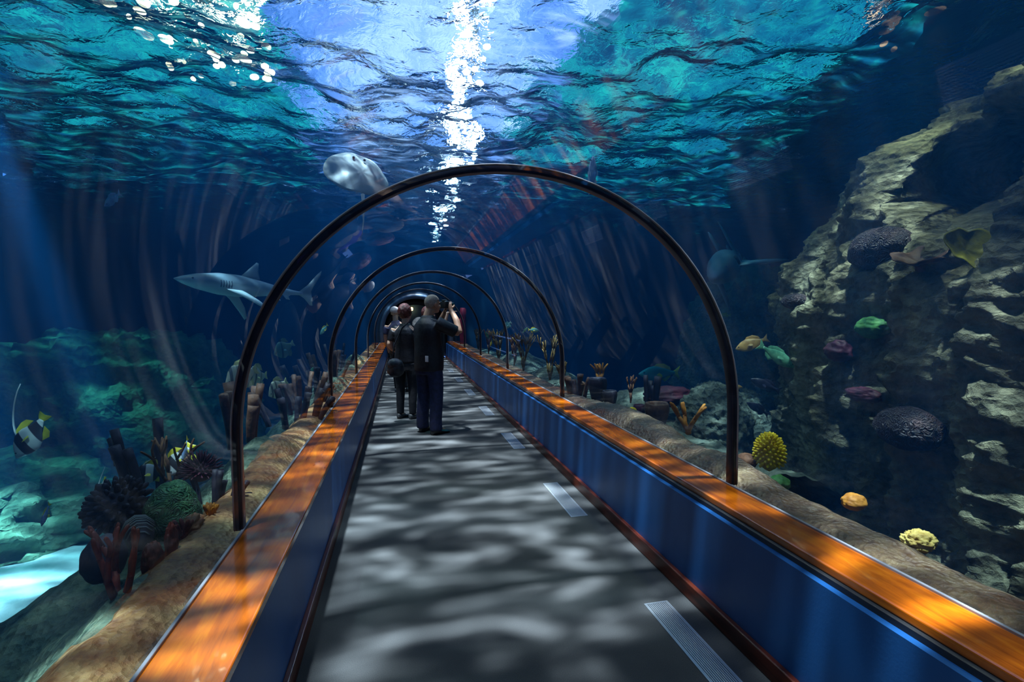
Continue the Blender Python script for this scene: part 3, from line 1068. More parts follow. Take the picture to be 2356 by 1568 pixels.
# on the right rock face
blob_coral('brain_coral', 'big dark domed brain coral high on the right rock face', (3.22, 2.80, 1.935), (.16, .22, .155), 'brain_dark', 101, .10)
blob_coral('brain_coral', 'small dark oval coral at the left edge of the right rock face', (3.28, 3.62, 1.60), (.09, .13, .065), 'brain_dark', 103, .10)
blob_coral('brain_coral', 'big dark brown domed coral low on the right rock face', (2.86, 2.28, .83), (.14, .18, .125), 'brain_dark', 105, .10)
plate_coral('yellow-green lobed plate coral on the upper right rock face', (3.02, 2.13, 1.84), .125, 'moss_coral', 3, (.9, -.9, .3), 3)
plate_coral('brown plate coral left of the yellow-green plate coral', (3.00, 2.36, 1.80), .13, 'brown_sponge', 5, (.15, -.35, .1), 5)
blob_coral('cushion_coral', 'dull green cushion coral in the middle of the right rock face', (3.10, 2.74, 1.40), (.07, .12, .07), 'green_coral', 107, .2)
blob_coral('cushion_coral', 'dark purple cushion coral below the green one on the rock face', (3.10, 3.00, 1.22), (.07, .10, .08), 'purple_sponge', 109, .2)
blob_coral('cushion_coral', 'dark red patch of coral low in a fold of the right rock face', (3.02, 2.72, .95), (.06, .13, .05), 'purple_sponge', 111, .3)

# ------------------------------------------------------------------ fish, sharks and ray
def fish_mat(name, fn, rough=0.4):
    M[name] = principled(name, fn, rough=rough, spec=0.5)


def solid(c0, c1):
    return two_tone(c0, c1, 6.0, 3.0)


def stripes(bands, base):
    """bands along the body (x from -0.5 tail to 0.5 nose, slightly slanted)"""
    def f(t):
        tc = t.n('ShaderNodeTexCoord')
        sp = t.n('ShaderNodeSeparateXYZ', inp={0: tc.outputs['Object']})
        q = t.math('ADD', t.math('ADD', sp.outputs['X'], t.math('MULTIPLY', sp.outputs['Z'], 0.35)), 0.5)
        st = [(0.0, base)]
        for a, b, c in bands:
            st += [(a, st[-1][1]), (a + .012, c), (b, c), (b + .012, base)]
        return t.ramp(q, st)
    return f


def countershade(back, belly, mid=0.0, soft=0.05):
    def f(t):
        tc = t.n('ShaderNodeTexCoord')
        sp = t.n('ShaderNodeSeparateXYZ', inp={0: tc.outputs['Object']})
        q = t.math('ADD', t.math('MULTIPLY', sp.outputs['Z'], 1.0), 0.5)
        nz = t.noise(t.coords('Object'), 5.0, 3.0)
        q = t.math('ADD', q, t.math('MULTIPLY', t.math('SUBTRACT', nz, 0.5), 0.03))
        return t.ramp(q, [(0.5 + mid - soft, belly), (0.5 + mid + soft, back)])
    return f


K, W = (0.012, 0.012, 0.02), (0.80, 0.84, 0.86)
fish_mat('banner_body', stripes([(.22, .42, K), (.62, .80, K)], W))
fish_mat('bat_body', stripes([(.60, .68, (.16, .15, .10)), (.80, .88, (.14, .13, .10)), (.30, .38, (.30, .28, .18))], (.62, .62, .44)))
fish_mat('bat_dark', stripes([(.60, .68, (.03, .06, .05))], (.14, .26, .18)))
fish_mat('yellow_fin', solid((.75, .62, .02), (.95, .85, .05)))
fish_mat('bat_fin', solid((.45, .45, .18), (.70, .70, .28)))
fish_mat('white_fin', solid((.75, .80, .85), (.85, .9, .92)))
fish_mat('blue_body', solid((.16, .30, .60), (.35, .52, .80)))
fish_mat('turquoise_body', countershade((.05, .45, .42), (.25, .75, .68)))
fish_mat('orange_body', solid((.50, .26, .06), (.75, .45, .12)))
fish_mat('green_body', solid((.06, .26, .16), (.16, .45, .26)))
fish_mat('yellow_body', solid((.65, .60, .08), (.85, .80, .15)))
fish_mat('dark_body', solid((.012, .014, .035), (.04, .045, .08)))
fish_mat('teal_body', solid((.12, .50, .45), (.35, .75, .65)))
fish_mat('shark_skin', countershade((.30, .36, .42), (.72, .78, .80), mid=-.005, soft=.012), 0.5)
fish_mat('shark_dark', countershade((.10, .13, .17), (.55, .65, .70), mid=-.02, soft=.015), 0.5)
fish_mat('ray_skin', countershade((.62, .66, .70), (.42, .48, .52), mid=0.0, soft=.02), 0.5)
M['eye'] = principled('fish_eye', (0.01, 0.01, 0.012), rough=0.12)


def plate(poly, th, taper=0.25):
    """thin fin: (x,z) outline with real thickness, thinner at its rim"""
    n = len(poly)
    cx = sum(p[0] for p in poly) / n
    cz = sum(p[1] for p in poly) / n
    mb = MB()
    vs = []
    for s in (-1, 1):
        vs += [(x, s * th * taper * .5, z) for x, z in poly]
        vs += [(cx + (x - cx) * .6, s * th * .5, cz + (z - cz) * .6) for x, z in poly]
        vs += [(cx, s * th * .5, cz)]
    m_ = 2 * n + 1
    fs = []
    for i in range(n):
        j = (i + 1) % n
        fs += [(i, j, n + j, n + i), (n + i, n + j, 2 * n)]
        fs += [(m_ + j, m_ + i, m_ + n + i, m_ + n + j), (m_ + n + j, m_ + n + i, m_ + 2 * n)]
        fs += [(j, i, m_ + i, m_ + j)]
    return mb.add(vs, fs)


def body_loft(hp, wp, n=26, seg=18, x0=.5, x1=-.36, zoff=None):
    rings = []
    for k in range(n):
        t_ = k / (n - 1)
        q = t_ ** 1.3 if t_ < .5 else t_
        x = x0 + (x1 - x0) * t_
        h, w_ = interp(t_, hp), interp(t_, wp)
        zc = interp(t_, zoff) if zoff else 0
        rings.append([(x, w_ * math.cos(2 * math.pi * i / seg), zc + h * math.sin(2 * math.pi * i / seg)) for i in range(seg)])
    return MB().loft(rings)


def orient(root, nose, tail, roll=0.0, up=None):
    nose, tail = Vector(nose), Vector(tail)
    d = nose - tail
    L = d.length
    x = d.normalized()
    up = Vector(up) if up else Vector((0, 0, 1)) if abs(x.z) < .93 else Vector((-x.x, -x.y, 0.01)).normalized()
    y = up.cross(x).normalized()
    z = x.cross(y)
    m_ = Matrix((x, y, z)).transposed()
    m_ = Matrix.Rotation(roll, 3, x) @ m_
    root.location = (nose + tail) / 2
    root.rotation_euler = m_.to_euler()
    root.scale = (L, L, L)
    return root


SHAPES = {
    # half height, half width, dorsal polygon, anal polygon, tail polygon
    'disc': dict(h=[(0, .02), (.08, .09), (.22, .22), (.42, .31), (.62, .27), (.82, .13), (1, .055)],
                 w=[(0, .015), (.12, .055), (.35, .085), (.6, .07), (.85, .03), (1, .018)],
                 dorsal=[(.18, .24), (.02, .36), (-.14, .36), (-.24, .30), (-.28, .14), (-.1, .2)],
                 anal=[(.0, -.27), (-.12, -.36), (-.22, -.30), (-.27, -.13), (-.1, -.2)],
                 tail=[(-.33, .05), (-.42, .12), (-.50, .15), (-.47, .0), (-.50, -.15), (-.42, -.12), (-.33, -.05)]),
    'oval': dict(h=[(0, .015), (.08, .06), (.25, .13), (.45, .16), (.7, .11), (.9, .045), (1, .035)],
                 w=[(0, .012), (.12, .045), (.35, .07), (.6, .058), (.85, .025), (1, .014)],
                 dorsal=[(.2, .12), (.08, .20), (-.1, .20), (-.24, .13), (-.27, .06), (0, .1)],
                 anal=[(-.05, -.13), (-.12, -.19), (-.22, -.14), (-.27, -.06), (-.1, -.08)],
                 tail=[(-.33, .035), (-.43, .10), (-.5, .15), (-.44, .0), (-.5, -.15), (-.43, -.10), (-.33, -.035)]),
}


def fish(name, label, cat, nose, tail, shape='oval', body='blue_body', fin=None, streamer=None, roll=0.0, group=None, tall=1.0, finlab=None, up=None):
    S = SHAPES[shape]
    root = thing(name, label, cat, (0, 0, 0), 0, group)
    fin = fin or body
    obj('body', body_loft([(a, b * tall) for a, b in S['h']], S['w']), M[body], root)
    f1 = obj('dorsal_fin', plate([(x, z * tall) for x, z in S['dorsal']], .022), M[fin], root, smooth=False)
    f2 = obj('anal_fin', plate([(x, z * tall) for x, z in S['anal']], .022), M[fin], root, smooth=False)
    f3 = obj('tail_fin', plate(S['tail'], .022), M[fin], root, smooth=False)
    if finlab:
        for f_ in (f1, f3):
            f_['label'] = finlab
    for s in (-1, 1):
        o = obj('pectoral_fin', plate([(.16, -.02), (.06, .02), (.0, -.03), (.02, -.09), (.1, -.07)], .012), M[fin], root, smooth=False)
        wv_ = interp(.42, S['w'])
        o.location = (0, s * (wv_ + .005), 0)
        o.rotation_euler = (s * .5, 0, s * .25)
        e = obj('eye', MB().ball((.41 if shape == 'disc' else .40, s * interp(.12, S['w']) * .93, .03), .018, 10, 8), M['eye'], root)
    if streamer:
        pts = [Vector((.12, 0, .26 * tall))]
        for k in range(1, 9):
            t_ = k / 8
            pts.append(Vector((.12 - streamer[0] * t_ ** 1.3, 0, .26 * tall + streamer[1] * (1 - (1 - t_) ** 1.4))))
        o = obj('dorsal_streamer', MB().tube(pts, [(.030 - .022 * k / 8, .012) for k in range(9)], 8), M['white_fin'], root)
        o['label'] = 'long white trailing dorsal streamer'
    return orient(root, nose, tail, roll, up)


def shark(label, nose, tail, body='shark_skin', roll=0.0, group='sharks', bend=0.0):
    root = thing('shark', label, 'shark', (0, 0, 0), 0, group)
    hp = [(0, .004), (.05, .024), (.14, .050), (.3, .075), (.45, .078), (.62, .058), (.8, .03), (.93, .017), (1, .013)]
    wp = [(0, .006), (.05, .035), (.14, .055), (.3, .072), (.45, .070), (.62, .048), (.8, .024), (.93, .012), (1, .008)]
    obj('body', body_loft(hp, wp, 40, 24, .5, -.36), M[body], root)
    obj('dorsal_fin', plate([(.10, .068), (.045, .13), (-.005, .185), (-.02, .18), (-.02, .12), (-.035, .066), (.03, .055)], .016), M[body], root)
    obj('second_dorsal_fin', plate([(-.20, .032), (-.225, .058), (-.26, .062), (-.245, .04), (-.26, .022)], .010), M[body], root)
    obj('anal_fin', plate([(-.21, -.028), (-.235, -.055), (-.265, -.058), (-.25, -.034), (-.27, -.018)], .010), M[body], root)
    obj('tail_fin', plate([(-.335, .016), (-.40, .075), (-.47, .165), (-.505, .20), (-.50, .165), (-.445, .06), (-.42, .0), (-.435, -.05), (-.445, -.085), (-.425, -.085), (-.375, -.035), (-.335, -.014)], .014), M[body], root)
    for s in (-1, 1):
        o = obj('pectoral_fin', plate([(.215, 0), (.13, -.07), (.05, -.16), (.005, -.215), (-.01, -.20), (.02, -.12), (.075, -.04), (.11, .0)], .018), M[body], root)
        o.location = (0, s * .058, -.030)
        o.rotation_euler = (s * (0.95 if s > 0 else 0.35), 0, 0)
        o = obj('pelvic_fin', plate([(-.10, 0), (-.13, -.035), (-.165, -.05), (-.16, -.01)], .008), M[body], root)
        o.location = (0, s * .03, -.045)
        o.rotation_euler = (s * .9, 0, 0)
        obj('eye', MB().ball((.405, s * .042, .014), .0075, 10, 8), M['eye'], root)
        for k in range(5):
            x = .245 - .017 * k
            w_ = interp((.5 - x) / .86, wp)
            obj('gill_slit', MB().tube([(x, s * (w_ * .985), .022), (x - .004, s * (w_ * 1.004), 0), (x - .002, s * (w_ * .97), -.026)], .0022, 6), M['eye'], root)
        obj('mouth', MB().tube([(.435, 0, -.026), (.41, s * .022, -.030), (.385, s * .036, -.026)], .003, 6), M['eye'], root) if s > 0 else None
    return orient(root, nose, tail, roll)


def ray(label, nose, tail, roll=0.0):
    root = thing('stingray', label, 'ray', (0, 0, 0), 0)
    nu, nv = 48, 12
    top, bot = [], []
    for v in range(nv + 1):
        q = v / nv
        for u in range(nu):
            a = 2 * math.pi * u / nu
            R_ = .42 + .06 * math.cos(2 * a + math.pi) + .04 * math.cos(a)
            x, y = R_ * q * math.cos(a), 1.12 * R_ * q * math.sin(a)
            z = .10 * (1 - q ** 1.6) - .07 * (abs(y) / .5) ** 2 + .012 * math.sin(7 * a) * q
            top.append((x, y, z))
            bot.append((x, y, z - .09 * (1 - q ** 2) - .008))
    mb = MB()
    mb.grid(top, nu, nv + 1, True)
    b = len(mb.v)
    mb.grid(bot, nu, nv + 1, True)
    for u in range(nu):
        u2 = (u + 1) % nu
        mb.f.append((nv * nu + u, nv * nu + u2, b + nv * nu + u2, b + nv * nu + u))
    obj('disc', mb, M['ray_skin'], root)
    obj('tail', MB().tube([(-.36, 0, .02), (-.6, .02, .02), (-.85, .06, .03), (-1.1, .12, .03)], [.03, .02, .012, .004], 8), M['ray_skin'], root)
    for s in (-1, 1):
        obj('eye', MB().ball((.26, s * .09, .075), .022, 10, 8), M['eye'], root)
    return orient(root, nose, tail, roll)


shark('grey shark swimming left behind the nearest rib, upper back lit', (-2.847, 7.228, 1.989), (-1.26, 8.404, 1.811))
shark('dark shark coming head-on beyond the nearest rib on the right', (4.0, 5.75, 1.95), (5.9, 7.9, 2.65), 'shark_dark', roll=.55)
ray('pale round stingray gliding above the tunnel roof', (-0.52, 6.62, 3.58), (-0.42, 6.36, 2.86), roll=0.12)
BG = 'black and white banner fish'
LEFTWARD = (-.96, .12, .25)
fish('banner_fish', 'black and white banner fish with long streamer at the left frame edge, nose down', 'fish', (-3.05, 4.73, .37), (-2.88, 4.81, .71), 'disc', 'banner_body', 'yellow_fin', (.95, .62), 0.15, BG, finlab='yellow fin', up=LEFTWARD)
fish('banner_fish', 'banner fish seen edge-on with upright streamer above the white sand', 'fish', (-1.98, 3.68, .27), (-1.93, 3.75, .45), 'disc', 'banner_body', 'yellow_fin', (.9, .45), 0.9, BG, finlab='yellow fin', up=LEFTWARD)
fish('banner_fish', 'banner fish beside the bare dark branching coral', 'fish', (-1.80, 3.78, .41), (-1.585, 3.84, .47), 'disc', 'banner_body', 'yellow_fin', (.35, .12), 0.1, BG, finlab='yellow fin')
fish('banner_fish', 'banner fish with bright yellow fins just above the red spiky anemone', 'fish', (-1.37, 3.32, .55), (-1.28, 3.40, .72), 'disc', 'banner_body', 'yellow_fin', None, 0.0, BG, tall=1.15, finlab='yellow fin', up=LEFTWARD)
fish('small_fish', 'slim pale blue fish hanging upright beside the yellow-finned banner fish', 'fish', (-1.303, 3.319, .629), (-1.312, 3.43, .753), 'oval', 'blue_body', 'yellow_fin')
fish('small_fish', 'pale blue fish with yellow back low over the white sand', 'fish', (-2.571, 4.181, -.007), (-2.576, 4.292, .129), 'oval', 'blue_body', 'yellow_fin')
fish('bat_fish', 'pale banded batfish just left of the nearest rib', 'fish', (-1.73, 5.46, .82), (-1.50, 5.73, .94), 'disc', 'bat_body', 'bat_fin', None, .1, 'batfish', tall=1.25)
fish('bat_fish', 'yellowish batfish just right of the nearest rib on the left', 'fish', (-1.70, 6.05, .80), (-1.56, 6.35, .80), 'disc', 'bat_body', 'bat_fin', None, .1, 'batfish', tall=1.3)
fish('bat_fish', 'pale batfish lower right of the nearest left rib', 'fish', (-1.47, 6.02, .60), (-1.32, 6.25, .74), 'disc', 'bat_body', 'bat_fin', None, .0, 'batfish', tall=1.2)
fish('bat_fish', 'dark green batfish above the other batfish', 'fish', (-1.60, 6.89, 1.00), (-1.40, 7.09, 1.14), 'disc', 'bat_dark', 'bat_dark', None, .0, 'batfish', tall=1.2)
fish('small_fish', 'slender pale green fish below the dark batfish', 'fish', (-1.30, 6.394, .588), (-1.44, 6.421, .51), 'oval', 'teal_body')
fish('small_fish', 'dim green fish alone left of the banded batfish', 'fish', (-2.695, 7.218, .587), (-2.424, 7.266, .686), 'oval', 'green_body')
fish('small_fish', 'lone bluish fish high at upper left, pointing down', 'fish', (-4.638, 9.36, 3.28), (-4.56, 9.7, 3.58), 'oval', 'blue_body')
fish('small_fish', 'yellow-backed small fish near the second left rib', 'fish', (-1.25, 8.3, 1.20), (-1.15, 8.45, 1.36), 'oval', 'teal_body', 'yellow_fin')
fish('small_fish', 'small green fish low between the left ribs', 'fish', (-1.20, 7.3, .78), (-1.28, 7.42, .66), 'oval', 'green_body')

fish('jack_fish', 'large turquoise fish with green tail, right of the second rib', 'fish', (3.722, 7.324, .525), (4.48, 7.36, .524), 'oval', 'turquoise_body', 'yellow_fin')
fish('grey_fish', 'long pale grey fish seen from below over the crown of the nearest rib', 'fish', (2.301, 5.752, 3.40), (2.36, 5.94, 2.98), 'oval', 'blue_body', 'white_fin', None, .6)
fish('reef_fish', 'orange-brown fish just right of the nearest rib', 'fish', (3.335, 4.45, 1.13), (3.60, 4.30, 1.25), 'oval', 'orange_body', None, None, .2, tall=1.25)
fish('reef_fish', 'green fish nosing down beside the orange-brown fish', 'fish', (3.27, 3.59, 1.035), (2.98, 3.69, 1.237), 'oval', 'green_body', None, None, -.2)
fish('reef_fish', 'tiny yellow fish high beside the nearest rib, right', 'fish', (4.383, 6.204, 1.472), (4.538, 6.169, 1.465), 'oval', 'yellow_body')
fish('reef_fish', 'small orange fish close against the nearest right rib', 'fish', (3.07, 3.99, .817), (2.93, 4.02, .826), 'oval', 'orange_body')
fish('reef_fish', 'dark fish below the green fish on the right', 'fish', (3.08, 3.90, .905), (3.32, 3.80, .795), 'oval', 'dark_body')
fish('reef_fish', 'black-blue fish above the yellow knobbly coral', 'fish', (2.839, 3.634, .749), (3.023, 3.587, .637), 'oval', 'dark_body')
fish('reef_fish', 'pale teal disc-shaped fish past the third right rib', 'fish', (1.93, 9.336, 1.228), (2.06, 9.31, 1.352), 'disc', 'teal_body')
fish('reef_fish', 'bright teal and yellow fish near the second right rib', 'fish', (2.163, 7.711, 1.234), (1.993, 7.75, 1.249), 'oval', 'teal_body', 'yellow_fin', tall=1.4)
fish('reef_fish', 'tiny bright yellow fish far along the right glass', 'fish', (1.88, 10.6, .80), (1.91, 10.6, .93), 'oval', 'yellow_body')
fish('reef_fish', 'slim green fish far along the right glass', 'fish', (1.86, 11.1, 1.10), (1.94, 11.1, .94), 'oval', 'green_body')
fish('reef_fish', 'green fish beside the teal and yellow fish', 'fish', (2.068, 8.043, 1.282), (1.982, 8.057, 1.189), 'oval', 'green_body')

# ------------------------------------------------------------------ floor grates
for i, y0 in enumerate([1.54, 3.42, 5.33, 7.20, 9.08, 10.95, 12.85, 14.75]):
    names = ['nearest, cut by the lower frame edge', 'second from the viewer', 'third from the viewer, beside the man\'s black shoes', 'fourth from the viewer', 'fifth from the viewer', 'sixth from the viewer', 'seventh from the viewer', 'last before the tunnel mouth']
    root = thing('floor_grate', 'slotted steel floor grate in the carpet, ' + names[i], 'grate', (1.268, y0, 0), 0, 'steel grates in the walkway floor')
    L, W_ = .75, .132
    fr = MB()
    fr.box(-W_ / 2, W_ / 2, 0, .008, 0, .005)
    fr.box(-W_ / 2, W_ / 2, L - .008, L, 0, .005)
    fr.box(-W_ / 2, -W_ / 2 + .008, .008, L - .008, 0, .005)
    fr.box(W_ / 2 - .008, W_ / 2, .008, L - .008, 0, .005)
    obj('frame', fr, M['steel'], root, smooth=False)
    sl = MB()
    n = 12
    for k in range(n):
        x = -W_ / 2 + .012 + (W_ - .024) * k / (n - 1)
        sl.box(x - .0030, x + .0030, .008, L - .008, .001, .0045)
    obj('slats', sl, M['steel'], root, smooth=False)
    obj('tray', MB().box(-W_ / 2 + .008, W_ / 2 - .008, .008, L - .008, .0003, .0009), M['dark'], root, smooth=False)

# ------------------------------------------------------------------ people
M['skin'] = principled('skin', two_tone((.42, .24, .16), (.52, .32, .22), 14), rough=0.5, bump=0.1, bump_scale=120, bump_dist=.002)
M['skin_pale'] = principled('pale_skin', two_tone((.56, .36, .26), (.66, .45, .34), 14), rough=0.5)
M['grey_hair'] = principled('cropped_grey_hair', two_tone((.30, .28, .24), (.46, .43, .38), 60), rough=0.8, bump=0.4, bump_scale=400, bump_dist=.002)
M['red_hair'] = principled('dark_red_hair', two_tone((.025, .006, .006), (.12, .022, .02), 40, stretch=(1, 1, .3)), rough=0.5, bump=0.8, bump_scale=90, bump_dist=.006)
M['black_cloth'] = principled('black_cloth', two_tone((.004, .005, .008), (.010, .011, .017), 20), rough=0.5, spec=.35, bump=0.5, bump_scale=9, bump_dist=.02)
M['navy_cloth'] = principled('navy_cloth', two_tone((.006, .009, .035), (.014, .019, .075), 20), rough=0.7, bump=0.5, bump_scale=9, bump_dist=.02)
M['jeans'] = principled('black_jeans', two_tone((.004, .005, .009), (.010, .012, .020), 20), rough=0.75, bump=0.5, bump_scale=9, bump_dist=.02)
M['purple_cloth'] = principled('purple_cloth', two_tone((.10, .03, .42), (.16, .06, .60), 12), rough=0.7)
M['white_cloth'] = principled('white_cloth', (.75, .76, .80), rough=0.7)
M['leather'] = principled('black_leather', (.012, .012, .014), rough=0.28, spec=.6)
M['sneaker'] = principled('grey_black_trainer', two_tone((.02, .022, .026), (.10, .11, .12), 30), rough=0.5)
M['camera_body'] = principled('camera_black', (.012, .012, .014), rough=0.35)
M['chrome'] = principled('camera_silver', (.55, .57, .6), rough=0.25, metal=.8)


def remesh(o, vox, smooth_it=6):
    r = o.modifiers.new('remesh', 'REMESH')
    r.mode = 'VOXEL'
    r.voxel_size = vox
    r.use_smooth_shade = True
    s = o.modifiers.new('smooth', 'SMOOTH')
    s.factor = .5
    s.iterations = smooth_it
    return o


def hand(mb, wrist, d, n_, thumb_side, curl, L=.18):
    """palm, four unequal bent fingers and a thumb; d points along the hand, n_ out of the palm"""
    d = Vector(d).normalized()
    n_ = (Vector(n_) - d * Vector(n_).dot(d)).normalized()
    s = d.cross(n_) * thumb_side
    w_ = Vector(wrist)
    p = L * .5
    mb.tube([w_ - d * .02, w_ + d * p * .3, w_ + d * p * .7, w_ + d * p], [(.026, .02), (.036, .017), (.041, .015), (.038, .013)] if abs(d.z) < .9 else [.026, .030, .032, .030], 12)
    for i, ln in enumerate((.92, 1.0, .94, .74)):
        b = w_ + d * p * .92 + s * (.030 - .020 * i)
        a = d
        pts = [b]
        for k, seg in enumerate((.42, .33, .25)):
            ang = curl * (.7 if k == 0 else 1.0)
            a = (a * math.cos(ang) + n_ * math.sin(ang)).normalized()
            pts.append(pts[-1] + a * L * .47 * ln * seg)
        mb.tube(pts, [.0095, .009, .0082, .0065], 8)
    b = w_ + d * p * .25 + s * .03
    t1 = b + (s * .75 + d * .65 + n_ * .15).normalized() * L * .2
    t2 = t1 + (d * .8 + s * .1 + n_ * (.3 + .5 * curl)).normalized() * L * .17
    mb.tube([b, t1, t2], [.0135, .011, .0085], 8)


def head_mesh(mb, c, face, up=(0, 0, 1), s=1.0):
    """skull, jaw, nose, brow, ears, lips and neck root around centre c"""
    f = Vector(face).normalized()
    u = (Vector(up) - f * Vector(up).dot(f)).normalized()
    r = f.cross(u)
    c = Vector(c)

    def P(a, b, h):
        return c + (r * a + f * b + u * h) * s
    def ell(ctr, rx, ry, rz, nu=20, nv=14):
        b = len(mb.v)
        tmp = MB().ball((0, 0, 0), (1, 1, 1), nu, nv)
        mb.add([P(ctr[0] + x * rx, ctr[1] + y * ry, ctr[2] + z * rz) for x, y, z in tmp.v], tmp.f)
    ell((0, -.012, .025), .077, .098, .092)
    ell((0, .022, -.045), .060, .072, .070)
    ell((0, .045, -.088), .036, .042, .026)          # chin
    ell((0, .094, -.022), .013, .022, .026)          # nose
    ell((0, .104, -.036), .016, .012, .010)
    ell((0, .076, .018), .055, .018, .012)           # brow
    ell((0, .086, -.066), .024, .010, .008)          # lips
    for q in (-1, 1):
        ell((q * .078, -.008, -.012), .010, .020, .032)  # ears
        ell((q * .045, .060, -.030), .020, .020, .020)   # cheeks


def eyes(parent, c, face, s=1.0):
    f = Vector(face).normalized()
    u = Vector((0, 0, 1))
    u = (u - f * u.dot(f)).normalized()
    r = f.cross(u)
    for q in (-1, 1):
        e = obj('eye', MB().ball(tuple(Vector(c) + (r * q * .031 + f * .084 + u * .001) * s), .010 * s, 12, 8), M['eye'], parent)


def limb(mb, pts, rad, seg=14):
    """tube through joints, resampled so that bends are round"""
    P = [Vector(p) for p in pts]
    out, R_ = [], []
    for i in range(len(P) - 1):
        for k in range(6):
            t_ = k / 6
            p0, p1, p2, p3 = P[max(i - 1, 0)], P[i], P[i + 1], P[min(i + 2, len(P) - 1)]
            out.append(.5 * ((2 * p1) + (p2 - p0) * t_ + (2 * p0 - 5 * p1 + 4 * p2 - p3) * t_ ** 2 + (3 * p1 - p0 - 3 * p2 + p3) * t_ ** 3))
            R_.append(rad[i] + (rad[i + 1] - rad[i]) * t_)
    out.append(P[-1])
    R_.append(rad[-1])
    mb.tube(out, R_, seg)


def torso(mb, rings):
    """rings: (z, cx, cy, half width, half depth)"""
    R_ = []
    for z, cx, cy, a, b in rings:
        R_.append([(cx + a * math.cos(q), cy + b * math.sin(q), z) for q in [2 * math.pi * k / 28 for k in range(28)]])
    mb.loft(R_)


def shoe(parent, ankle, heading, mat, L=.28, name='shoe'):
    h = Vector((math.sin(heading), math.cos(heading), 0))
    r = Vector((h.y, -h.x, 0))
    a = Vector((ankle[0], ankle[1], 0))
    prof = [(-.27, .026, .040, .07), (-.18, .036, .045, .085), (0.0, .040, .042, .085), (.22, .038, .030, .060), (.42, .047, .024, .046), (.60, .044, .020, .036), (.70, .028, .014, .026)]
    rings = []
    for t_, wd, hz, top in prof:
        cpt = a + h * (t_ * L)
        ring = []
        for k in range(16):
            q = 2 * math.pi * k / 16
            zz = max(0.0, top * .5 + top * .5 * math.sin(q)) if math.sin(q) > -.6 else 0.0
            ring.append(tuple(cpt + r * (wd * math.cos(q)) + Vector((0, 0, zz + .001))))
        rings.append(ring)
    o = obj(name, MB().loft(rings), M[mat], parent, subsurf=1)
    return o


# --- man with the camera (local frame: faces +y)
man = thing('person', 'bald man in black shirt and navy trousers photographing, beside the nearest woman', 'person', (.325, 6.33, 0), -.88)
FACE = Vector((.18, 1, .02))
HC = Vector((.02, .075, 1.635))
mb = MB()
head_mesh(mb, HC, FACE)
limb(mb, [(.0, .0, 1.44), (.0, .015, 1.50), (.012, .045, 1.57)], [.070, .062, .060])
torso(mb, [(.90, 0, 0, .16, .11), (1.05, 0, .01, .16, .115), (1.25, 0, 0, .175, .11), (1.38, 0, 0, .17, .10), (1.45, 0, 0, .10, .07)])
limb(mb, [(.19, 0, 1.41), (.27, .12, 1.31), (.325, .225, 1.275)], [.060, .050, .044])
limb(mb, [(.325, .225, 1.275), (.25, .26, 1.42), (.135, .275, 1.56)], [.046, .040, .028])
limb(mb, [(-.19, 0, 1.41), (-.22, .14, 1.31), (-.15, .27, 1.30)], [.060, .050, .044])
limb(mb, [(-.15, .27, 1.30), (-.09, .31, 1.42), (-.03, .325, 1.53)], [.046, .040, .028])
hand(mb, (.135, .275, 1.56), (-.35, .05, .9), (-.5, .6, -.2), -1, .75, .17)
hand(mb, (-.03, .325, 1.53), (.35, .10, .7), (.2, -.3, .9), 1, .55, .17)
for s in (-1, 1):
    limb(mb, [(s * .10, 0, .90), (s * .115, .015, .50), (s * .12, 0, .10)], [.09, .062, .045])
    limb(mb, [(s * .12, 0, .10), (s * .125, .06, .05), (s * .13, .14, .035)], [.042, .038, .026])
body = remesh(obj('body', mb, M['skin'], man), .0065, 4)
# cropped grey hair as a thin cap over the skull
f = FACE.normalized()
u = Vector((0, 0, 1))
r = f.cross(u)
mb = MB()
tmp = MB().ball((0, 0, 0), (1, 1, 1), 40, 28)
keep = []
for (x, y, z) in tmp.v:
    p = HC + r * (x * .080) + f * (-.013 + y * .101) + u * (.026 + z * .095)
    keep.append(p)
ok = [i for i, (x, y, z) in enumerate(tmp.v) if z > -.55 - .25 * (y < -.2) + .75 * (y > .35)]
oks = set(ok)
idx = {j: i for i, j in enumerate(ok)}
mb.add([keep[j] for j in ok], [tuple(idx[q] for q in fc) for fc in tmp.f if all(q in oks for q in fc)])
o = obj('hair', mb, M['grey_hair'], man)
o['label'] = 'closely cropped grey hair'
sm = o.modifiers.new('solid', 'SOLIDIFY')
sm.thickness = .003
eyes(man, HC, FACE)
mb = MB()
torso(mb, [(.80, 0, .01, .205, .158), (.86, 0, .01, .210, .162), (1.00, 0, .015, .204, .168), (1.12, 0, .005, .196, .152), (1.24, 0, -.01, .202, .140), (1.33, 0, -.015, .200, .130), (1.39, 0, -.015, .172, .115), (1.43, 0, -.01, .128, .098), (1.465, 0, 0, .094, .082), (1.495, .003, .010, .080, .076)])
limb(mb, [(.17, -.01, 1.405), (.235, .06, 1.355), (.305, .185, 1.285)], [.088, .082, .080])
limb(mb, [(-.17, -.01, 1.405), (-.21, .08, 1.345), (-.20, .18, 1.300)], [.088, .082, .080])
shirt = remesh(obj('shirt', mb, M['black_cloth'], man), .011, 5)
for k in range(3):
    pts = [(.055 + .03 * q + .0, -.055 + .018 * k + .02 * q, 1.468 - .010 * q - .004 * k) for q in range(6)]
    obj('shoulder_stripe', MB().tube(pts, [(.004, .003)] * 6, 6), M['white_cloth'], man)
o = obj('cloth_tag', MB().box(.105, .160, -.150, -.140, .925, 1.00), M['white_cloth'], man, bevel=.006)
o['label'] = 'small pale patch on the back of the shirt'
mb = MB()
torso(mb, [(.76, 0, 0, .175, .125), (.84, 0, 0, .180, .130), (.95, 0, 0, .172, .122), (1.0, 0, 0, .165, .115)])
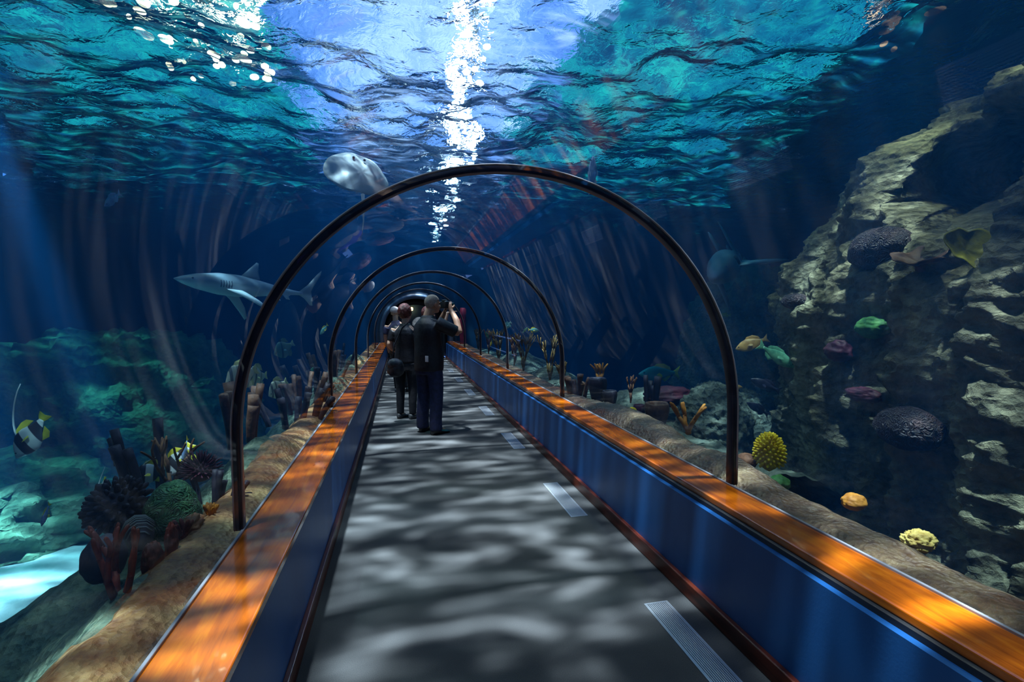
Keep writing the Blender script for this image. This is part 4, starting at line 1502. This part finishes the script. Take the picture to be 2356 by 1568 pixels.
for s in (-1, 1):
    limb(mb, [(s * .095, 0, .88), (s * .105, .02, .70), (s * .115, .025, .48), (s * .12, .0, .20), (s * .122, .005, .055)], [.110, .100, .085, .080, .082])
o = remesh(obj('trousers', mb, M['navy_cloth'], man), .010, 5)
shoe(man, (.125, .0), .25, 'leather')
shoe(man, (-.125, .02), -.10, 'leather')
cam_root = thing('photo_camera', 'black camera held to the bald man\'s eye', 'camera', (0, 0, 0))
q_ = Matrix.Rotation(-.88, 4, 'Z')
loc = Vector((.325, 6.33, 0)) + (q_ @ Vector((.055, .245, 1.625)))
cam_root.location = loc
cam_root.rotation_euler = (0, 0, -.88 - .18)
obj('camera_body', MB().box(-.066, .066, -.03, .03, -.045, .045), M['camera_body'], cam_root, bevel=.008)
obj('prism_hump', MB().box(-.028, .028, -.032, .024, .043, .068), M['camera_body'], cam_root, bevel=.008)
obj('lens', MB().tube([(0, .028, 0), (0, .07, 0), (0, .11, 0), (0, .135, 0), (0, .13, 0)], [.034, .034, .037, .037, .028], 20), M['camera_body'], cam_root)
obj('top_plate', MB().box(.034, .060, -.02, .016, .0445, .050), M['chrome'], cam_root, bevel=.002)


def walker(label, loc, rot, height, hair, top, legs, foot, skin='skin_pale', face=(0, 1, 0), arms=None, cat='person', hair_fn=None, feet=(.1, -.1), point=None):
    """standing person about 1.7 m tall, scaled to height"""
    k = height / 1.70
    root = thing('person', label, 'person', loc, rot, scale=k)
    F_ = Vector(face)
    hc = Vector((0, .03, 1.585))
    mb = MB()
    head_mesh(mb, hc, F_, s=.97)
    limb(mb, [(0, 0, 1.38), (0, .005, 1.44), (0, .02, 1.52)], [.060, .054, .052])
    torso(mb, [(.86, 0, 0, .15, .10), (1.0, 0, 0, .14, .10), (1.2, 0, 0, .155, .10), (1.33, 0, 0, .155, .09), (1.40, 0, 0, .09, .06)])
    arms = arms or [[(.175, 0, 1.345), (.225, .0, 1.10), (.21, .10, .87)], [(-.175, 0, 1.345), (-.225, .0, 1.10), (-.21, .10, .87)]]
    for i, A in enumerate(arms):
        limb(mb, A, [.050, .042, .026])
        d = Vector(A[2]) - Vector(A[1])
        if point and i == 0:
            hand(mb, A[2], point, (0, 0, -1), 1, .12, .18)
            continue
        hand(mb, A[2], d, (0, 0, -1) if abs(d.normalized().z) < .8 else (-1 if i == 0 else 1, .2, 0), 1 if i == 0 else -1, .45, .165)
    for s in (-1, 1):
        limb(mb, [(s * .09, 0, .86), (s * .10, .012, .47), (s * .10, 0, .09)], [.085, .055, .040])
        limb(mb, [(s * .10, 0, .09), (s * .10, .06, .05), (s * .10, .13, .035)], [.040, .036, .025])
    remesh(obj('body', mb, M[skin], root), .0075, 4)
    eyes(root, hc, F_, .97)
    mb = MB()
    torso(mb, [(.84, 0, 0, .178, .130), (.95, 0, 0, .168, .126), (1.06, 0, 0, .152, .118), (1.18, 0, 0, .164, .122), (1.27, 0, -.005, .168, .118), (1.33, 0, -.005, .145, .102), (1.375, 0, 0, .105, .080), (1.425, 0, .005, .072, .066)])
    for A in arms:
        a0, a1 = Vector(A[0]), Vector(A[1])
        limb(mb, [a0 * .97 + Vector((0, 0, .0)), a0 + (a1 - a0) * .35, a0 + (a1 - a0) * .72], [.075, .070, .064])
    remesh(obj('top', mb, M[top], root), .011, 5)
    mb = MB()
    torso(mb, [(.72, 0, 0, .165, .115), (.82, 0, 0, .170, .120), (.92, 0, 0, .155, .110)])
    for s in (-1, 1):
        limb(mb, [(s * .088, 0, .84), (s * .10, .015, .66), (s * .10, .02, .46), (s * .10, .0, .20), (s * .10, .0, .075)], [.098, .088, .070, .058, .054])
    remesh(obj('trousers', mb, M[legs], root), .010, 5)
    for s, hd in zip((1, -1), feet):
        shoe(root, (s * .10, 0), hd, foot, .26)
    if hair == 'cap':
        o = obj('cap', MB().ball(tuple(hc + Vector((0, -.012, .045))), (.086, .106, .078), 28, 18), M['white_cloth'], root)
        o['label'] = 'white knitted cap'
    else:
        def hf(U):
            return 1 + .13 * fbm(U * 4.5, 3, 5, ridged=True)
        o = obj('hair', MB().ball(tuple(hc + F_.normalized() * -.022 + Vector((0, 0, .020))), (.096, .108, .112), 48, 36, hf), M[hair], root)
        o['label'] = 'short tousled dark red hair'
    return root


wm = walker('woman with short dark red hair and black clothes behind the bald man', (.055, 7.30, 0), -.45, 1.645, 'red_hair', 'black_cloth', 'jeans', 'sneaker',
            face=(.45, 1, 0), arms=[[(.175, 0, 1.345), (.23, .07, 1.12), (.10, .25, 1.10)], [(-.175, 0, 1.345), (-.235, -.03, 1.09), (-.15, .15, .98)]], feet=(.35, .15))
M['bag_cloth'] = principled('black_bag', two_tone((.012, .013, .018), (.04, .045, .06), 25), rough=.5)
bag = thing('shoulder_bag', 'black shoulder bag hanging at the red-haired woman\'s left hip', 'bag', (-.085, 7.02, .70), -.3)
obj('bag_body', MB().ball((0, 0, .07), (.125, .075, .135), 28, 20, lambda U: 1 + .12 * fbm(U * 2, 2, 4)), M['bag_cloth'], bag)
obj('flap', MB().ball((0, -.02, .12), (.11, .066, .085), 24, 16), M['bag_cloth'], bag)
obj('strap', MB().tube([(-.07, .03, .15), (-.05, .12, .38), (.03, .22, .62), (.14, .28, .72)], [(.014, .005)] * 4, 8), M['bag_cloth'], bag)
w3 = walker('person in white cap and navy jacket farther off behind the red-haired woman', (.01, 9.9, 0), -.15, 1.66, 'cap', 'navy_cloth', 'jeans', 'leather', face=(.3, 1, -.05))
w3.rotation_euler = (0, -.085, -.15)
bp = thing('backpack', 'black backpack worn by the person in the white cap', 'backpack', (-.09, 9.72, .78), -.15)
obj('pack_body', MB().ball((0, 0, .22), (.17, .11, .30), 28, 20, lambda U: 1 + .06 * fbm(U * 2, 2, 9)), M['bag_cloth'], bp)
for s in (-1, 1):
    obj('strap', MB().tube([(s * .09, .08, .46), (s * .10, .19, .58), (s * .11, .30, .52), (s * .13, .28, .26), (s * .12, .10, .12)], [(.022, .006)] * 5, 8), M['bag_cloth'], bp)
w4 = walker('person in purple top pointing right, mostly hidden behind the bald man', (.415, 8.05, 0), -1.0, 1.62, 'red_hair', 'purple_cloth', 'jeans', 'leather',
            face=(.2, 1, 0), arms=[[(.175, 0, 1.345), (.34, .03, 1.34), (.37, .13, 1.60)], [(-.175, 0, 1.345), (-.21, .0, 1.10), (-.19, .08, .87)]], point=(.54, .84, .25))

# warm lamp glowing in the corridor beyond
M['lamp_glow'] = principled('warm_lamp_glow', (.9, .7, .4), emit=((1.0, .68, .28), 6.0))
lp = thing('wall_lamp', 'small warm lamp glowing in the corridor beyond the heads', 'lamp', (.45, Y_END + 5.76, 1.74))
obj('back_plate', MB().box(-.09, .09, .0, .03, -.09, .09), M['steel'], lp, smooth=False, bevel=.01)
obj('globe', MB().ball((0, -.06, 0), .085, 20, 14), M['lamp_glow'], lp)

# track of small lamps over the tunnel whose light glitters in the ripples
M['lamp_white'] = principled('white_lamp_glow', (.9, .9, .9), emit=((0.92, 0.96, 1.0), 45.0))
lt = thing('lamp_track', 'long track of small white lamps over the water, glittering in the ripples', 'lamp', (0, 0, 0))
def track_x(y):
    return float(np.interp(y, [-4, 4.8, 6.5, 9.6, 12, 16.8], [.8, .86, .88, 1.22, 1.27, 1.18]))
obj('rail_bar', MB().tube([(track_x(y), y, 4.86 - .052 * y) for y in (-4, 2, 5, 8, 11, 14, 16.8)], .03, 8), M['shade_roof'], lt)
bulb0 = None
for k in range(96):
    y = 3.2 + 13.4 * (k / 95) ** 1.2
    x = track_x(y) + rng.uniform(-.19, .19)
    z = 4.75 - .052 * y + rng.uniform(-.04, .04)
    if bulb0 is None:
        b_ = bulb0 = obj('bulb', MB().ball((0, 0, 0), (.048, .06, .03), 14, 8), M['lamp_white'], lt)
    else:
        b_ = bulb0.copy()
        COL.objects.link(b_)
    b_.location = (x, y, z)
    b_.rotation_euler = (0, 0, rng.uniform(0, 3.1))
    q = rng.uniform(.45, 1.25)
    b_.scale = (q, q, 1)

# warm lamp clusters under the added teal panels at the sides
M['lamp_amber'] = principled('amber_lamp_glow', (.8, .5, .3), emit=((1.0, 0.55, 0.30), 1.6))
M['lamp_warm'] = principled('warm_white_lamp_glow', (.9, .8, .6), emit=((1.0, 0.80, 0.52), 22.0))
for lab, cx, cy, n, sx, sy in (('cluster of warm lamps over the water at upper left', -2.5, 7.4, 46, .85, 1.3),
                               ('small cluster of warm lamps over the water at upper right', 6.2, 5.3, 9, .6, .4)):
    lc = thing('lamp_cluster', lab, 'lamp', (cx, cy, 5.05))
    obj('grid_frame', MB().box(-sx, sx, -sy, -sy + .04, .12, .16).box(-sx, sx, sy - .04, sy, .12, .16).box(-.02, .02, -sy, sy, .12, .16), M['shade_roof'], lc, smooth=False)
    b0 = None
    for k in range(n):
        if b0 is None:
            b_ = b0 = obj('bulb', MB().ball((0, 0, 0), (.055, .085, .03), 14, 8), M['lamp_warm' if n > 20 else 'lamp_amber'], lc)
        else:
            b_ = b0.copy()
            COL.objects.link(b_)
        b_.location = (rng.uniform(-sx, sx), rng.uniform(-sy, sy), rng.uniform(0, .1))
        b_.rotation_euler = (0, 0, rng.uniform(-.6, .6))
        q = rng.uniform(.5, 1.4)
        b_.scale = (q, q, 1)
